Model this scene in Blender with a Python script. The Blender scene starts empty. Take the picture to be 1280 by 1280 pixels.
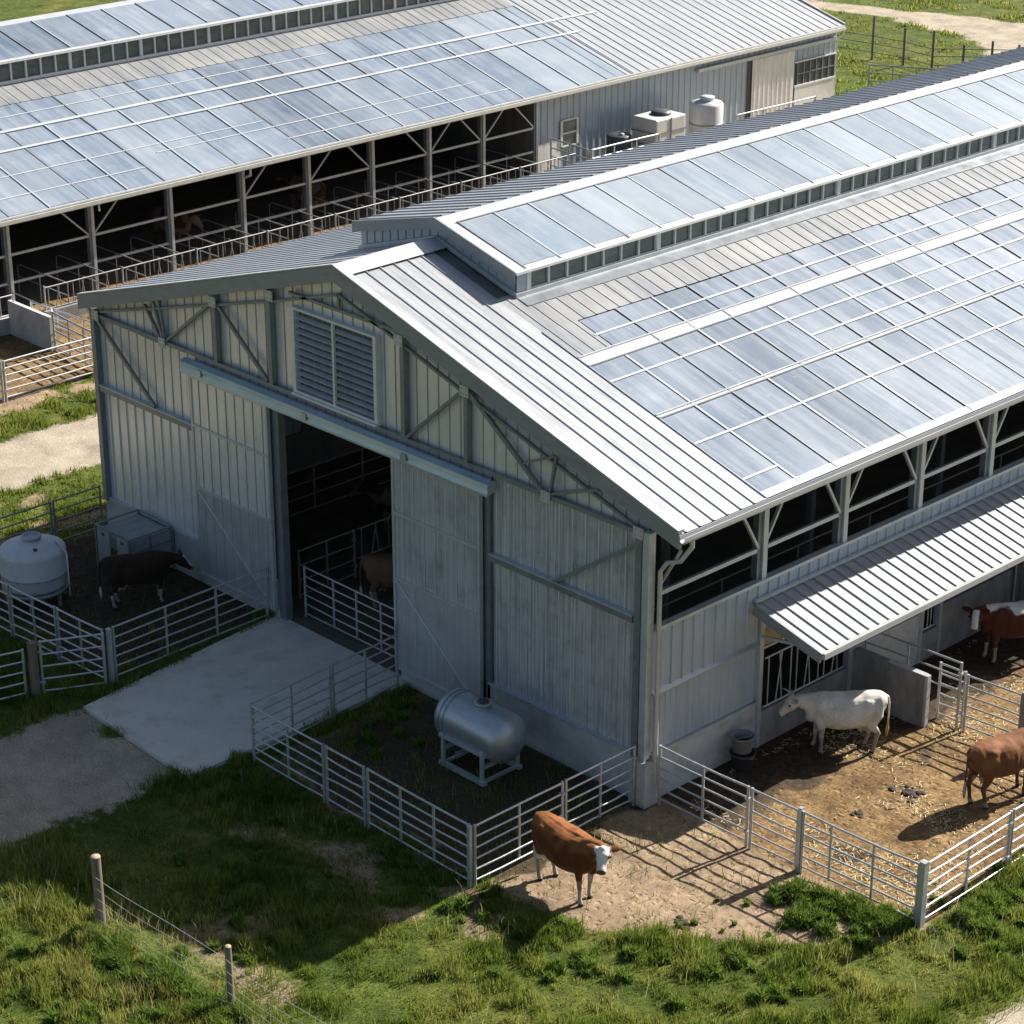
import bpy, bmesh, math, random
import numpy as np
from mathutils import Vector, Matrix, noise as mnoise
random.seed(7); RNG = np.random.default_rng(11)
SC = bpy.context.scene
COL = SC.collection
PI = math.pi

# ------------------------------------------------------------------ helpers
ORIG = {}
def V(*a): return Vector(a)

def link(o, parent=None):
    COL.objects.link(o)
    if parent is not None: o.parent = parent
    return o

def thing(name, label, cat, loc=(0, 0, 0), group=None, rz=0.0):
    o = bpy.data.objects.new(name, None)
    o.empty_display_size = 0.2
    o.location = loc; o.rotation_euler = (0, 0, rz)
    link(o); tag(o, label, cat, group)
    return o

def tag(o, label=None, cat=None, group=None, kind=None):
    if label: o['label'] = label
    if cat: o['category'] = cat
    if group: o['group'] = group
    if kind: o['kind'] = kind
    return o

def world_loc(o):
    v = Vector((0, 0, 0))
    while o is not None:
        v += o.location; o = o.parent
    return v

class MB:
    """collects shapes, builds one mesh object"""
    def __init__(s): s.v = []; s.f = []; s.sm = []; s.mi = []; s.cur = 0
    def add(s, vs, fs, smooth=False):
        b = len(s.v); s.v.extend([tuple(x) for x in vs])
        for f in fs:
            s.f.append(tuple(b + i for i in f)); s.sm.append(smooth); s.mi.append(s.cur)
        return s
    def box(s, a, b):
        x0, x1 = sorted((a[0], b[0])); y0, y1 = sorted((a[1], b[1])); z0, z1 = sorted((a[2], b[2]))
        s.add([(x0,y0,z0),(x1,y0,z0),(x1,y1,z0),(x0,y1,z0),(x0,y0,z1),(x1,y0,z1),(x1,y1,z1),(x0,y1,z1)],
              [(0,3,2,1),(4,5,6,7),(0,1,5,4),(1,2,6,5),(2,3,7,6),(3,0,4,7)])
        return s
    def bar(s, p, q, w, h, up=(0, 0, 1)):
        """rectangular bar from p to q; w across (horizontal side), h along up"""
        p = Vector(p); q = Vector(q); d = (q - p)
        if d.length < 1e-6: return s
        d.normalize(); up = Vector(up)
        side = d.cross(up)
        if side.length < 1e-4: side = d.cross(Vector((0, 1, 0)))
        side.normalize(); u = side.cross(d).normalized()
        a = side * w / 2; b = u * h / 2
        vs = [p-a-b, p+a-b, p+a+b, p-a+b, q-a-b, q+a-b, q+a+b, q-a+b]
        s.add(vs, [(0,1,2,3),(7,6,5,4),(4,5,1,0),(5,6,2,1),(6,7,3,2),(7,4,0,3)])
        return s
    def tube(s, pts, r, n=8, cap=True):
        pts = [Vector(p) for p in pts]
        rs = r if isinstance(r, (list, tuple)) else [r] * len(pts)
        rings = []; ref = None
        for i, p in enumerate(pts):
            d = (pts[min(i+1, len(pts)-1)] - pts[max(i-1, 0)]).normalized()
            if ref is None:
                ref = d.cross(Vector((0, 0, 1)))
                if ref.length < 1e-3: ref = d.cross(Vector((0, 1, 0)))
            ref = (ref - d * ref.dot(d))
            ref.normalize()
            o = d.cross(ref)
            rings.append([p + (ref*math.cos(2*PI*k/n) + o*math.sin(2*PI*k/n)) * rs[i] for k in range(n)])
        vs = [v for rg in rings for v in rg]; fs = []
        for i in range(len(rings)-1):
            for k in range(n):
                a = i*n+k; b = i*n+(k+1) % n
                fs.append((a, b, b+n, a+n))
        s.add(vs, fs, True)
        if cap:
            s.add(rings[0], [tuple(range(n))[::-1]]); s.add(rings[-1], [tuple(range(n))])
        return s
    def lathe(s, prof, c, axis='z', n=32):
        """prof: list of (r, h)"""
        vs = []; fs = []
        for r, h in prof:
            for k in range(n):
                a = 2*PI*k/n
                if axis == 'z': vs.append((c[0]+r*math.cos(a), c[1]+r*math.sin(a), c[2]+h))
                else: vs.append((c[0]+h, c[1]+r*math.cos(a), c[2]+r*math.sin(a)))
        for i in range(len(prof)-1):
            for k in range(n):
                a = i*n+k; b = i*n+(k+1) % n
                fs.append((a, b, b+n, a+n))
        s.add(vs, fs, True)
        return s
    def quad(s, a, b, c, d): return s.add([a, b, c, d], [(0, 1, 2, 3)])
    def build(s, name, mat, parent=None, local=False, kind=None, label=None):
        me = bpy.data.meshes.new(name)
        o = bpy.data.objects.new(name, me)
        off = Vector((0, 0, 0)) if (parent is None or local) else world_loc(parent)
        vs = [(x-off.x, y-off.y, z-off.z) for x, y, z in s.v]
        me.from_pydata(vs, [], s.f); me.update()
        me.polygons.foreach_set('use_smooth', s.sm)
        mats = mat if isinstance(mat, (list, tuple)) else [mat]
        for m in mats: me.materials.append(m)
        if len(mats) > 1: me.polygons.foreach_set('material_index', s.mi)
        link(o, parent)
        if kind: o['kind'] = kind
        if label: o['label'] = label
        return o

def ribbed(mb, o, u, v, n, wid, lng, pitch, rw, rh, off=0.0, thick=0.0):
    """ribbed sheet: origin o, ribs step along u (width wid), run along v (length lng), n = outward normal"""
    o = Vector(o); u = Vector(u).normalized(); v = Vector(v).normalized(); n = Vector(n).normalized()
    prof = [(0.0, 0.0)]
    t = off
    while t < wid - rw*0.5:
        if t - rw/2 > prof[-1][0] + 1e-4:
            prof += [(t-rw/2, 0), (t-rw/4, rh), (t+rw/4, rh), (t+rw/2, 0)]
        t += pitch
    if wid > prof[-1][0] + 1e-4: prof.append((wid, 0.0))
    a = [o + u*p[0] + n*p[1] for p in prof]; b = [x + v*lng for x in a]
    k = len(a)
    mb.add(a + b, [(i, i+1, k+i+1, k+i) for i in range(k-1)])
    return mb

# ------------------------------------------------------------------ materials
def newmat(name):
    m = bpy.data.materials.new(name); m.use_nodes = True
    nt = m.node_tree; bs = nt.nodes['Principled BSDF']
    return m, nt, bs
def N(nt, t, **kw):
    n = nt.nodes.new(t)
    for k, v in kw.items():
        if hasattr(n, k): setattr(n, k, v)
        else: n.inputs[k].default_value = v
    return n
def ramp(nt, fac, stops):
    r = nt.nodes.new('ShaderNodeValToRGB'); e = r.color_ramp.elements
    while len(e) < len(stops): e.new(0.5)
    for i, (p, c) in enumerate(stops):
        e[i].position = p; e[i].color = (c[0], c[1], c[2], 1) if not isinstance(c, (int, float)) else (c, c, c, 1)
    nt.links.new(fac, r.inputs[0]); return r
def mapped(nt, scale, coord='Object'):
    tc = nt.nodes.new('ShaderNodeTexCoord'); mp = nt.nodes.new('ShaderNodeMapping')
    mp.inputs['Scale'].default_value = scale
    nt.links.new(tc.outputs[coord], mp.inputs[0]); return mp.outputs[0]
def noise(nt, vec, scale, detail=5, rough=0.6):
    n = N(nt, 'ShaderNodeTexNoise'); n.inputs['Scale'].default_value = scale
    n.inputs['Detail'].default_value = detail; n.inputs['Roughness'].default_value = rough
    nt.links.new(vec, n.inputs['Vector']); return n
def mix(nt, fac, a, b, mode='MIX'):
    m = nt.nodes.new('ShaderNodeMix'); m.data_type = 'RGBA'; m.blend_type = mode
    for sock, x in ((m.inputs[0], fac), (m.inputs[6], a), (m.inputs[7], b)):
        if hasattr(x, 'is_linked'): nt.links.new(x, sock)
        elif isinstance(x, (int, float)): sock.default_value = x
        else: sock.default_value = (x[0], x[1], x[2], 1)
    return m.outputs[2]
def bump(nt, bs, h, strength=0.3, dist=0.02):
    b = nt.nodes.new('ShaderNodeBump'); b.inputs['Strength'].default_value = strength; b.inputs['Distance'].default_value = dist
    nt.links.new(h, b.inputs['Height']); nt.links.new(b.outputs[0], bs.inputs['Normal'])

def weathered(name, c0, c1, rough=0.45, metal=0.0, stretch=(3, 3, 3), scale=1.0, rvar=0.12, dirt=None, dirt_amt=0.35, bmp=0.0, spec=0.5, lo=0.3, hi=0.7, runs=0, ribs=0):
    """two tone noise along stretch + fine grain + optional dirt blotches"""
    m, nt, bs = newmat(name)
    vec = mapped(nt, stretch)
    n1 = noise(nt, vec, scale, 6, 0.65)
    r = ramp(nt, n1.outputs[0], [(lo, c0), (hi, c1)])
    col = r.outputs[0]
    if dirt:
        n2 = noise(nt, mapped(nt, (1, 1, 1)), 1.7, 7, 0.7)
        f = ramp(nt, n2.outputs[0], [(0.48, 0.0), (0.75, dirt_amt)])
        col = mix(nt, f.outputs[0], col, dirt)
    nt.links.new(col, bs.inputs['Base Color'])
    rr = N(nt, 'ShaderNodeMapRange'); rr.inputs['To Min'].default_value = max(0.05, rough-rvar); rr.inputs['To Max'].default_value = rough+rvar
    nt.links.new(n1.outputs[0], rr.inputs[0]); nt.links.new(rr.outputs[0], bs.inputs['Roughness'])
    bs.inputs['Metallic'].default_value = metal
    bs.inputs['Specular IOR Level'].default_value = spec
    if runs:
        n4 = noise(nt, mapped(nt, (5.5, 5.5, .16)), 1.7, 6, .7); f4 = ramp(nt, n4.outputs[0], [(.58, 0.0), (.74, runs)])
        col = mix(nt, f4.outputs[0], col, (.20, .165, .125)); nt.links.new(col, bs.inputs['Base Color'])
    if ribs:
        wv = N(nt, 'ShaderNodeTexWave', wave_type='BANDS', bands_direction='X'); wv.inputs['Scale'].default_value = ribs
        nt.links.new(mapped(nt, (1, 1, 1)), wv.inputs['Vector']); bump(nt, bs, wv.outputs['Fac'], .5, .012)
    if bmp: bump(nt, bs, n1.outputs[0], bmp, 0.01)
    return m

M = {}
M['roof_metal'] = weathered('roof_metal', (.27,.28,.295), (.41,.418,.43), .46, .35, (0.4, 5, 1), 1.5, .10, (.30,.29,.27), .5)
M['ridge_metal'] = weathered('ridge_metal', (.37,.38,.39), (.45,.455,.46), .5, .25, (2, .6, 2), 1.5, .08)
M['fascia'] = weathered('fascia_metal', (.20,.215,.23), (.27,.285,.30), .45, .2, (1, 1, 3), 2, .08)
M['clad'] = weathered('gable_cladding', (.60,.585,.585), (.74,.72,.71), .30, .3, (5, 5, .35), 1.6, .1, (.40,.39,.36), .4, runs=.35)
M['clad_side'] = weathered('side_cladding', (.30,.36,.43), (.40,.455,.51), .34, .2, (5, 5, .3), 1.6, .1, (.32,.33,.33), .4, runs=.3)
M['poly_wall'] = weathered('translucent_wall_sheet', (.24,.25,.265), (.58,.57,.555), .16, .0, (11, 11, .22), 1.6, .1, (.16,.145,.12), .6, spec=.9, runs=.3, ribs=3.4)  # sheet streaks, their colour contrast raised to paint in bright vertical glints
M['shadow_band'] = weathered('shadow_band_paint', (.17,.19,.215), (.25,.275,.30), .42, .6, (1, 1, 1), 2, .1, (.30,.30,.29), .4)  # dark grey tone for the painted shadow band under the clerestory
M['door_steel'] = weathered('door_steel', (.40,.415,.435), (.50,.51,.525), .36, .35, (5, 5, .3), 1.6, .1, (.27,.27,.26), .5)
M['seam'] = weathered('seam_cover', (.60,.605,.59), (.72,.72,.70), .4, .5, (3, 3, 1), 2, .08)
M['clad_seam'] = weathered('dark_seam', (.30,.305,.30), (.38,.38,.37), .5, .3, (3, 3, 1), 2, .08)
M['truss'] = weathered('dark_steel', (.17,.195,.215), (.25,.27,.29), .42, .45, (2, 2, 2), 2, .1, (.19,.19,.19), .3)
M['lightsteel'] = weathered('painted_steel', (.42,.45,.46), (.54,.56,.57), .4, .4, (2, 2, 2), 2, .1)
M['track'] = weathered('track_steel', (.34,.43,.50), (.48,.56,.62), .33, .55, (.5, 3, 3), 2, .08)
M['galv'] = weathered('galvanised_pipe', (.38,.40,.415), (.52,.53,.54), .42, .55, (3, 3, 3), 3, .12, (.36,.35,.33), .35)
M['galv_mid'] = weathered('dull_pipe', (.30,.315,.325), (.42,.43,.43), .5, .4, (3, 3, 3), 3, .12, (.25,.22,.19), .45)
M['galv_old'] = weathered('aged_pipe', (.20,.205,.21), (.32,.32,.31), .5, .4, (3, 3, 3), 3, .12, (.20,.14,.10), .5)
M['concrete'] = weathered('concrete', (.36,.355,.345), (.48,.47,.45), .85, 0, (1.2, 1.2, 1.2), 1.2, .05, (.16,.15,.13), .65, .25)
M['concrete_slab'] = weathered('slab_concrete', (.52,.475,.41), (.62,.575,.505), .85, 0, (1.6, .45, 1), 1.1, .06, (.27,.235,.18), .55, .2)
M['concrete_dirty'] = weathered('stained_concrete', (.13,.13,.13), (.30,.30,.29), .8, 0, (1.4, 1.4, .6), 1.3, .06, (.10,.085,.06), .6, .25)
M['tank_steel'] = weathered('tank_steel', (.34,.37,.40), (.44,.47,.49), .36, .55, (1.5, 4, 4), 1.2, .08, (.25,.26,.26), .4)
M['white_plastic'] = weathered('white_plastic', (.40,.42,.44), (.50,.515,.53), .45, 0, (2, 2, 1), 1.5, .08, (.40,.40,.37), .4)
M['cream_plastic'] = weathered('cream_plastic', (.42,.415,.40), (.52,.51,.485), .5, 0, (2, 2, 1), 1.5, .08, (.45,.42,.36), .4)
M['dark_plastic'] = weathered('dark_plastic', (.03,.032,.035), (.06,.062,.065), .5, 0, (2, 2, 2), 2, .1)
M['grey_box'] = weathered('grey_box', (.30,.32,.335), (.38,.40,.415), .5, .2, (2, 2, 2), 2, .1, (.22,.23,.22), .5)
M['tub_grey'] = weathered('tub_grey', (.16,.165,.17), (.24,.245,.25), .55, 0, (2, 2, 2), 2, .1, (.10,.09,.075), .5)
M['box_top'] = weathered('worn_boards', (.22,.23,.22), (.36,.36,.34), .8, 0, (8, 1, 1), 1.5, .08, (.14,.13,.11), .5, .2)
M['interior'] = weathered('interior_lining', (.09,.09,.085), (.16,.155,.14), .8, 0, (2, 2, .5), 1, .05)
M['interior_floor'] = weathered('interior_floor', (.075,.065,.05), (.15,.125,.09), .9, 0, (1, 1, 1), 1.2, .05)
M['dark_void'] = M['interior']
M['yellow'] = weathered('yellow_board', (.33,.27,.15), (.44,.36,.20), .6, 0, (1, 8, 1), 1.5, .08, (.3,.24,.14), .4)
M['timber'] = weathered('post_timber', (.115,.09,.062), (.23,.19,.14), .85, 0, (9, 9, .6), 1.5, .06, (.13,.11,.085), .5, .5)
M['post_dark'] = weathered('dark_post_timber', (.08,.07,.06), (.16,.14,.12), .85, 0, (6, 6, 1), 2, .06)
M['timber_end'] = weathered('post_end_grain', (.27,.20,.12), (.38,.30,.19), .85, 0, (6, 6, 6), 2, .06)
M['wire'] = weathered('fence_wire', (.30,.30,.30), (.45,.45,.44), .45, .5, (3, 3, 3), 3, .1)
M['louvre'] = weathered('louvre_slat', (.42,.45,.48), (.52,.545,.57), .38, .4, (1, 1, 1), 2, .08)
M['white_frame'] = weathered('white_frame', (.58,.59,.57), (.70,.70,.68), .45, .1, (2, 2, 2), 2, .08)
M['glass_dark'] = weathered('dark_pane', (.07,.085,.085), (.16,.17,.155), .14, 0, (2, 1.2, 3), 1.4, .06, spec=.6)
M['stone'] = weathered('field_stone', (.22,.21,.19), (.36,.34,.31), .85, 0, (6, 6, 6), 2, .06, (.12,.11,.09), .5, .3)
M['dung'] = weathered('dung', (.016,.010,.006), (.04,.026,.015), .9, 0, (9, 9, 9), 2, .1, None, 0, .6)
M['eye'] = weathered('eye', (.008,.006,.005), (.015,.01,.008), .1, 0, (1, 1, 1), 1, .03)
M['horn'] = weathered('horn', (.30,.26,.20), (.42,.38,.31), .45, 0, (3, 3, 3), 2, .1)
M['tagplastic'] = weathered('ear_tag', (.75,.50,.05), (.8,.56,.08), .5, 0, (3, 3, 3), 2, .05)

def translucent_panel(name, base0, base1, chalk, rough, lo=.42, hi=.78):
    """weathered clear roof sheet: blue grey, chalky streaks running down the slope (x)"""
    m, nt, bs = newmat(name)
    n1 = noise(nt, mapped(nt, (.16, 2.6, .16)), 1.5, 7, .68)      # streaks down slope
    n2 = noise(nt, mapped(nt, (1, 1, 1)), .55, 4, .6)            # clouds
    n3 = noise(nt, mapped(nt, (1.3, 1.3, 1.3)), 3.2, 8, .75)      # scuffs
    c = ramp(nt, n2.outputs[0], [(.32, base0), (.62, base1), (.80, tuple(.5*(a+b) for a, b in zip(base1, chalk)))]).outputs[0]
    f = ramp(nt, n1.outputs[0], [(lo, 0.0), (hi, .5)]).outputs[0]
    c = mix(nt, f, c, chalk)
    f3 = ramp(nt, n3.outputs[0], [(.57, 0.0), (.76, .5)]).outputs[0]
    c = mix(nt, f3, c, chalk)
    oi = nt.nodes.new('ShaderNodeObjectInfo')
    fr = ramp(nt, oi.outputs['Random'], [(.0, 0.0), (.5, .06), (1.0, .30)]).outputs[0]
    c = mix(nt, fr, c, chalk)
    fd = ramp(nt, oi.outputs['Random'], [(.0, .80), (.3, 1.08), (.6, .90), (1.0, 1.06)]).outputs[0]
    c = mix(nt, 1.0, c, fd, 'MULTIPLY')
    nt.links.new(c, bs.inputs['Base Color'])
    rr = N(nt, 'ShaderNodeMapRange'); rr.inputs['To Min'].default_value = rough-.06; rr.inputs['To Max'].default_value = rough+.20
    nt.links.new(n1.outputs[0], rr.inputs[0]); nt.links.new(rr.outputs[0], bs.inputs['Roughness'])
    bs.inputs['Specular IOR Level'].default_value = .62
    bump(nt, bs, n2.outputs[0], .16, .06)
    return m
M['panel'] = translucent_panel('roof_light_sheet', (.088,.124,.172), (.155,.188,.238), (.37,.395,.42), .30)
M['panel_warm'] = translucent_panel('ribbed_light_sheet', (.115,.13,.15), (.215,.215,.21), (.36,.355,.345), .38, .35, .7)
M['panel_haze'] = translucent_panel('hazy_light_sheet', (.12,.135,.155), (.19,.20,.21), (.33,.33,.325), .36)
M['panel_clear'] = translucent_panel('clerestory_sheet', (.15,.195,.24), (.215,.255,.295), (.36,.385,.405), .31)
M['purlin'] = weathered('white_purlin', (.33,.345,.36), (.43,.435,.44), .55, .1, (2, .7, 2), 2, .1, (.52,.52,.50), .35)
M['glazebar'] = weathered('glazing_bar', (.20,.225,.25), (.30,.32,.34), .4, .4, (1, 2, 1), 2, .08)
M['glazebar_light'] = weathered('light_glazing_bar', (.42,.45,.48), (.52,.54,.56), .4, .4, (1, 2, 1), 2, .08)

# ------------------------------------------------------------------ ground zones (numpy)
def _hash(ix, iy, seed):
    h = (ix.astype(np.int64)*374761393 + iy.astype(np.int64)*668265263 + seed*1274126177) & 0xffffffff
    h = ((h ^ (h >> 13)) * 1274126177) & 0xffffffff
    return ((h ^ (h >> 16)) & 0xffff) / 65535.0
def vnoise(x, y, seed=0):
    ix = np.floor(x); iy = np.floor(y); fx = x-ix; fy = y-iy
    fx = fx*fx*(3-2*fx); fy = fy*fy*(3-2*fy)
    a = _hash(ix, iy, seed); b = _hash(ix+1, iy, seed); c = _hash(ix, iy+1, seed); d = _hash(ix+1, iy+1, seed)
    return (a*(1-fx)+b*fx)*(1-fy) + (c*(1-fx)+d*fx)*fy
def fbm(x, y, seed=0, octv=4):
    s = 0; a = .5; t = 0
    for i in range(octv):
        s = s + a*vnoise(x*2**i, y*2**i, seed+i*17); t += a; a *= .55
    return s/t
def sstep(a, b, x):
    t = np.clip((x-a)/(b-a), 0, 1); return t*t*(3-2*t)
def box_in(x, y, x0, x1, y0, y1, s):
    return sstep(x0-s, x0+s, x)*(1-sstep(x1-s, x1+s, x))*sstep(y0-s, y0+s, y)*(1-sstep(y1-s, y1+s, y))

def zones(x, y):
    """returns dirt, gravel, straw, mud weights (0..1)"""
    j = (fbm(x*.9, y*.9, 3)-.5)*1.7; j2 = (fbm(x*.8+40, y*.8, 9)-.5)*1.7
    xx = x + j; yy = y + j2
    z = np.zeros_like(x)
    # yard in front of the near corner
    xq = x+.35*j; yq = y+.35*j2
    edge = np.interp(xq, [-.5, .6, 2.0, 3.7, 5.2, 6.6, 7.4], [-4.3, -4.55, -4.5, -3.2, -1.9, -.3, .3])
    dirt = sstep(-.35, .35, yq-edge)*sstep(-.5, .1, xq)*(1-sstep(6.4, 6.8, xx))*(1-sstep(.3, .8, y))
    dirt = np.maximum(dirt, .75*box_in(xx, yy, -7.0, 0, -4.6, .3, .25)*sstep(-.9, 1.2, (x*.55-y*.0+3.3)+j*1.2+1.2))
    dirt = np.maximum(dirt, box_in(xx, yy, -18.8, -12.2, -4.8, .3, .25))
    # bare strips by the track and worn spots in the grass
    w = sstep(.60, .72, fbm(x*.45+7, y*.45+3, 21))*sstep(-11, -9.5, y)*(1-sstep(-.4, .2, y))*(1-sstep(0, 1.5, x))*sstep(-7, -5.5, x)
    dirt = np.maximum(dirt, .56*w)
    for cx, cy, rx, ry in ((-2.2, -5.8, 1.3, .7), (-.4, -9.2, .8, .6), (-.6, -6.6, .9, .6), (.4, -5.4, .9, .5), (-4.5, -6.3, 1., .5)):
        dirt = np.maximum(dirt, .62*np.exp(-(((xx-cx)/rx)**2+((yy-cy)/ry)**2)**2))
    dirt = np.maximum(dirt, .8*sstep(.52, .66, fbm(x*.5, y*.25, 33))*box_in(xx, yy, -23.3, -19.5, -12, 40, .6))
    dirt = np.maximum(dirt, box_in(xx, yy, -29.5, -28, -20, 40, .5)*sstep(.42, .55, fbm(x*.8, y*.8, 14)))
    # straw covered pens
    straw = box_in(x+j*.2, y+j2*.2, -.5, 6.62, .25, 60, .18)
    straw = np.maximum(straw, box_in(xx, yy, -36, -29.0, -25, 33, .35))
    mud = straw*np.clip((1-sstep(1.2, 2.6, xx))*.75 + sstep(.55, .72, fbm(x*.7, y*.7, 55))*.7, 0, 1)
    mud = np.where(x < -20, straw*sstep(.5, .7, fbm(x*.5, y*.5, 56))*.6, mud)
    tankmud = box_in(xx, yy, -7, .2, -4.6, .4, .3)
    mud = np.maximum(mud, .85*dirt*np.maximum(tankmud, box_in(xx, yy, -19, -12, -5, .4, .3)))
    # gravel: drive in front of the apron, the track between the barns, the far road
    g = box_in(xx*1.0+.0*yy, yy, -11.6, -7.35, -60, -5.9, .55)
    g = np.maximum(g, box_in(x+.35*j, y, -26.1, -22.9, -60, 58, .4))
    cyl = np.interp(x, [-95, -60, -49, -44, -39, -30, 10], [58, 63, 65.0, 65.6, 65.0, 57.5, 30]); cyu = np.interp(x, [-95, -49.5, -44, -39, -20, 20], [60, 66.6, 68.3, 69.4, 69.5, 62])
    g = np.maximum(g, sstep(-.5, .4, yy-cyl)*(1-sstep(-.4, .5, yy-cyu)))
    g = np.maximum(g, box_in(x+.4*j, y, 9.35, 13, -30, 60, .45))
    g = np.maximum(g, .9*box_in(xx, yy, -35.6, -27, 33.4, 51, .5))
    cl = lambda a: np.clip(a, 0, 1)
    return cl(dirt), cl(g), cl(straw), cl(mud)

def ground_height(x, y):
    h = (fbm(x*.35, y*.35, 71)-.5)*.10
    d, g, s, m = zones(x, y)
    h = h*(1-.6*np.maximum(g, np.maximum(d, s)))
    flat = np.maximum(box_in(x, y, -19.6, .5, -.6, 60, .5), box_in(x, y, -12.4, -6.8, -6.6, 0, .5))
    h = h + np.maximum(d, s)*(fbm(x*3.2, y*3.2, 77, 3)-.5)*.05
    # gentle bank under the wire fence
    h = h + .10*np.exp(-((y+10.9)/.7)**2)*sstep(-5.5, -3.5, x)
    return h*(1-flat) - .02*flat

def make_ground():
    def lines(segs):
        out = []
        for a, b, st in segs: out += list(np.arange(a, b, st))
        return np.array(out + [segs[-1][1]])
    xs = lines([(-900, -300, 60), (-300, -100, 14), (-100, -45, 1.3), (-45, -20, .4), (-20, 12, .1), (12, 40, 1.4), (40, 300, 26), (300, 900, 60)])
    ys = lines([(-600, -80, 40), (-80, -16, 4), (-16, 12, .1), (12, 40, .4), (40, 100, .8), (100, 300, 14), (300, 900, 60)])
    X, Y = np.meshgrid(xs, ys, indexing='ij')
    x = X.ravel(); y = Y.ravel(); z = ground_height(x, y)
    nx, ny = len(xs), len(ys)
    idx = np.arange(nx*ny).reshape(nx, ny)
    q = np.stack([idx[:-1, :-1], idx[1:, :-1], idx[1:, 1:], idx[:-1, 1:]], -1).reshape(-1, 4)
    me = bpy.data.meshes.new('ground')
    me.vertices.add(nx*ny); me.vertices.foreach_set('co', np.stack([x, y, z], 1).ravel())
    me.loops.add(q.size); me.loops.foreach_set('vertex_index', q.ravel())
    me.polygons.add(len(q)); me.polygons.foreach_set('loop_start', np.arange(0, q.size, 4)); me.polygons.foreach_set('loop_total', np.full(len(q), 4))
    me.polygons.foreach_set('use_smooth', np.ones(len(q), bool))
    me.update(); me.validate()
    d, g, s, m = zones(x, y)
    ca = me.color_attributes.new('cover', 'FLOAT_COLOR', 'POINT')
    ca.data.foreach_set('color', np.stack([d, g, s, m], 1).ravel())
    o = bpy.data.objects.new('ground', me); link(o)
    tag(o, 'grass and dirt ground of the farmyard', 'ground', None, 'structure')
    mt, nt, bs = newmat('farm_ground')
    at = nt.nodes.new('ShaderNodeAttribute'); at.attribute_name = 'cover'
    sp = nt.nodes.new('ShaderNodeSeparateColor'); nt.links.new(at.outputs['Color'], sp.inputs[0])
    v1 = mapped(nt, (1, 1, 1))
    nf = noise(nt, v1, 5.0, 8, .75); nm = noise(nt, v1, .9, 6, .65); nl = noise(nt, v1, .16, 5, .6); nff = noise(nt, v1, 22, 6, .7)
    # grass
    gc = ramp(nt, nm.outputs[0], [(.30, (.030,.048,.010)), (.55, (.085,.105,.020)), (.72, (.165,.155,.05))]).outputs[0]
    gl = ramp(nt, nl.outputs[0], [(.35, (.8,.95,.7)), (.65, (1.25,1.1,1.0))]).outputs[0]
    gc = mix(nt, 1.0, gc, gl, 'MULTIPLY')
    gf = ramp(nt, nf.outputs[0], [(.30, .45), (.70, 1.35)]).outputs[0]
    gc = mix(nt, 1.0, gc, gf, 'MULTIPLY')
    def thr(sock, nz, w=.5):
        # noisy edge: smoothstep(attr + (noise-.5)*w)
        a = N(nt, 'ShaderNodeMath', operation='MULTIPLY_ADD'); nt.links.new(nz, a.inputs[0]); a.inputs[1].default_value = w; a.inputs[2].default_value = -w/2
        b = N(nt, 'ShaderNodeMath', operation='ADD'); nt.links.new(sock, b.inputs[0]); nt.links.new(a.outputs[0], b.inputs[1])
        r = N(nt, 'ShaderNodeMapRange', interpolation_type='SMOOTHSTEP'); r.inputs['From Min'].default_value = .32; r.inputs['From Max'].default_value = .68
        nt.links.new(b.outputs[0], r.inputs[0]); return r.outputs[0]
    dc = ramp(nt, nf.outputs[0], [(.28, (.15,.105,.066)), (.5, (.28,.205,.135)), (.72, (.37,.285,.19))]).outputs[0]
    dbl = ramp(nt, nm.outputs[0], [(.36, (.62,.60,.58)), (.62, (1.06,1.04,1.0))]).outputs[0]
    dc = mix(nt, 1.0, dc, dbl, 'MULTIPLY')
    col = mix(nt, thr(sp.outputs[0], nf.outputs[0], .9), gc, dc)
    # straw: stretched wisps
    w1 = noise(nt, mapped(nt, (14, 3, 3)), 1.6, 6, .7); w2 = noise(nt, mapped(nt, (3, 14, 3)), 1.6, 6, .7)
    wm = N(nt, 'ShaderNodeMath', operation='MAXIMUM'); nt.links.new(w1.outputs[0], wm.inputs[0]); nt.links.new(w2.outputs[0], wm.inputs[1])
    st = ramp(nt, wm.outputs[0], [(.45, (.125,.080,.040)), (.60, (.27,.18,.085)), (.75, (.46,.345,.18))]).outputs[0]
    nsp = noise(nt, v1, 2.6, 7, .72)
    sb = ramp(nt, nm.outputs[0], [(.34, (.55,.50,.46)), (.5, (.90,.86,.82)), (.66, (1.22,1.20,1.12))]).outputs[0]
    st = mix(nt, 1.0, st, sb, 'MULTIPLY')
    sk = ramp(nt, nsp.outputs[0], [(.52, 0.0), (.64, .88)]).outputs[0]
    st = mix(nt, sk, st, (.075,.048,.026))
    col = mix(nt, thr(sp.outputs[2], nf.outputs[0], .7), col, st)
    mc = ramp(nt, nf.outputs[0], [(.35, (.022,.016,.010)), (.65, (.085,.060,.036))]).outputs[0]
    col = mix(nt, thr(at.outputs['Alpha'], nf.outputs[0], 1.0), col, mc)
    gr = ramp(nt, nff.outputs[0], [(.30, (.19,.16,.12)), (.5, (.345,.30,.235)), (.70, (.48,.43,.35))]).outputs[0]
    grb = ramp(nt, nm.outputs[0], [(.32, (.68,.65,.62)), (.6, (1.08,1.05,1.0))]).outputs[0]
    gr = mix(nt, 1.0, gr, grb, 'MULTIPLY')
    col = mix(nt, thr(sp.outputs[1], nf.outputs[0], 1.0), col, gr)
    nt.links.new(col, bs.inputs['Base Color'])
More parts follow.
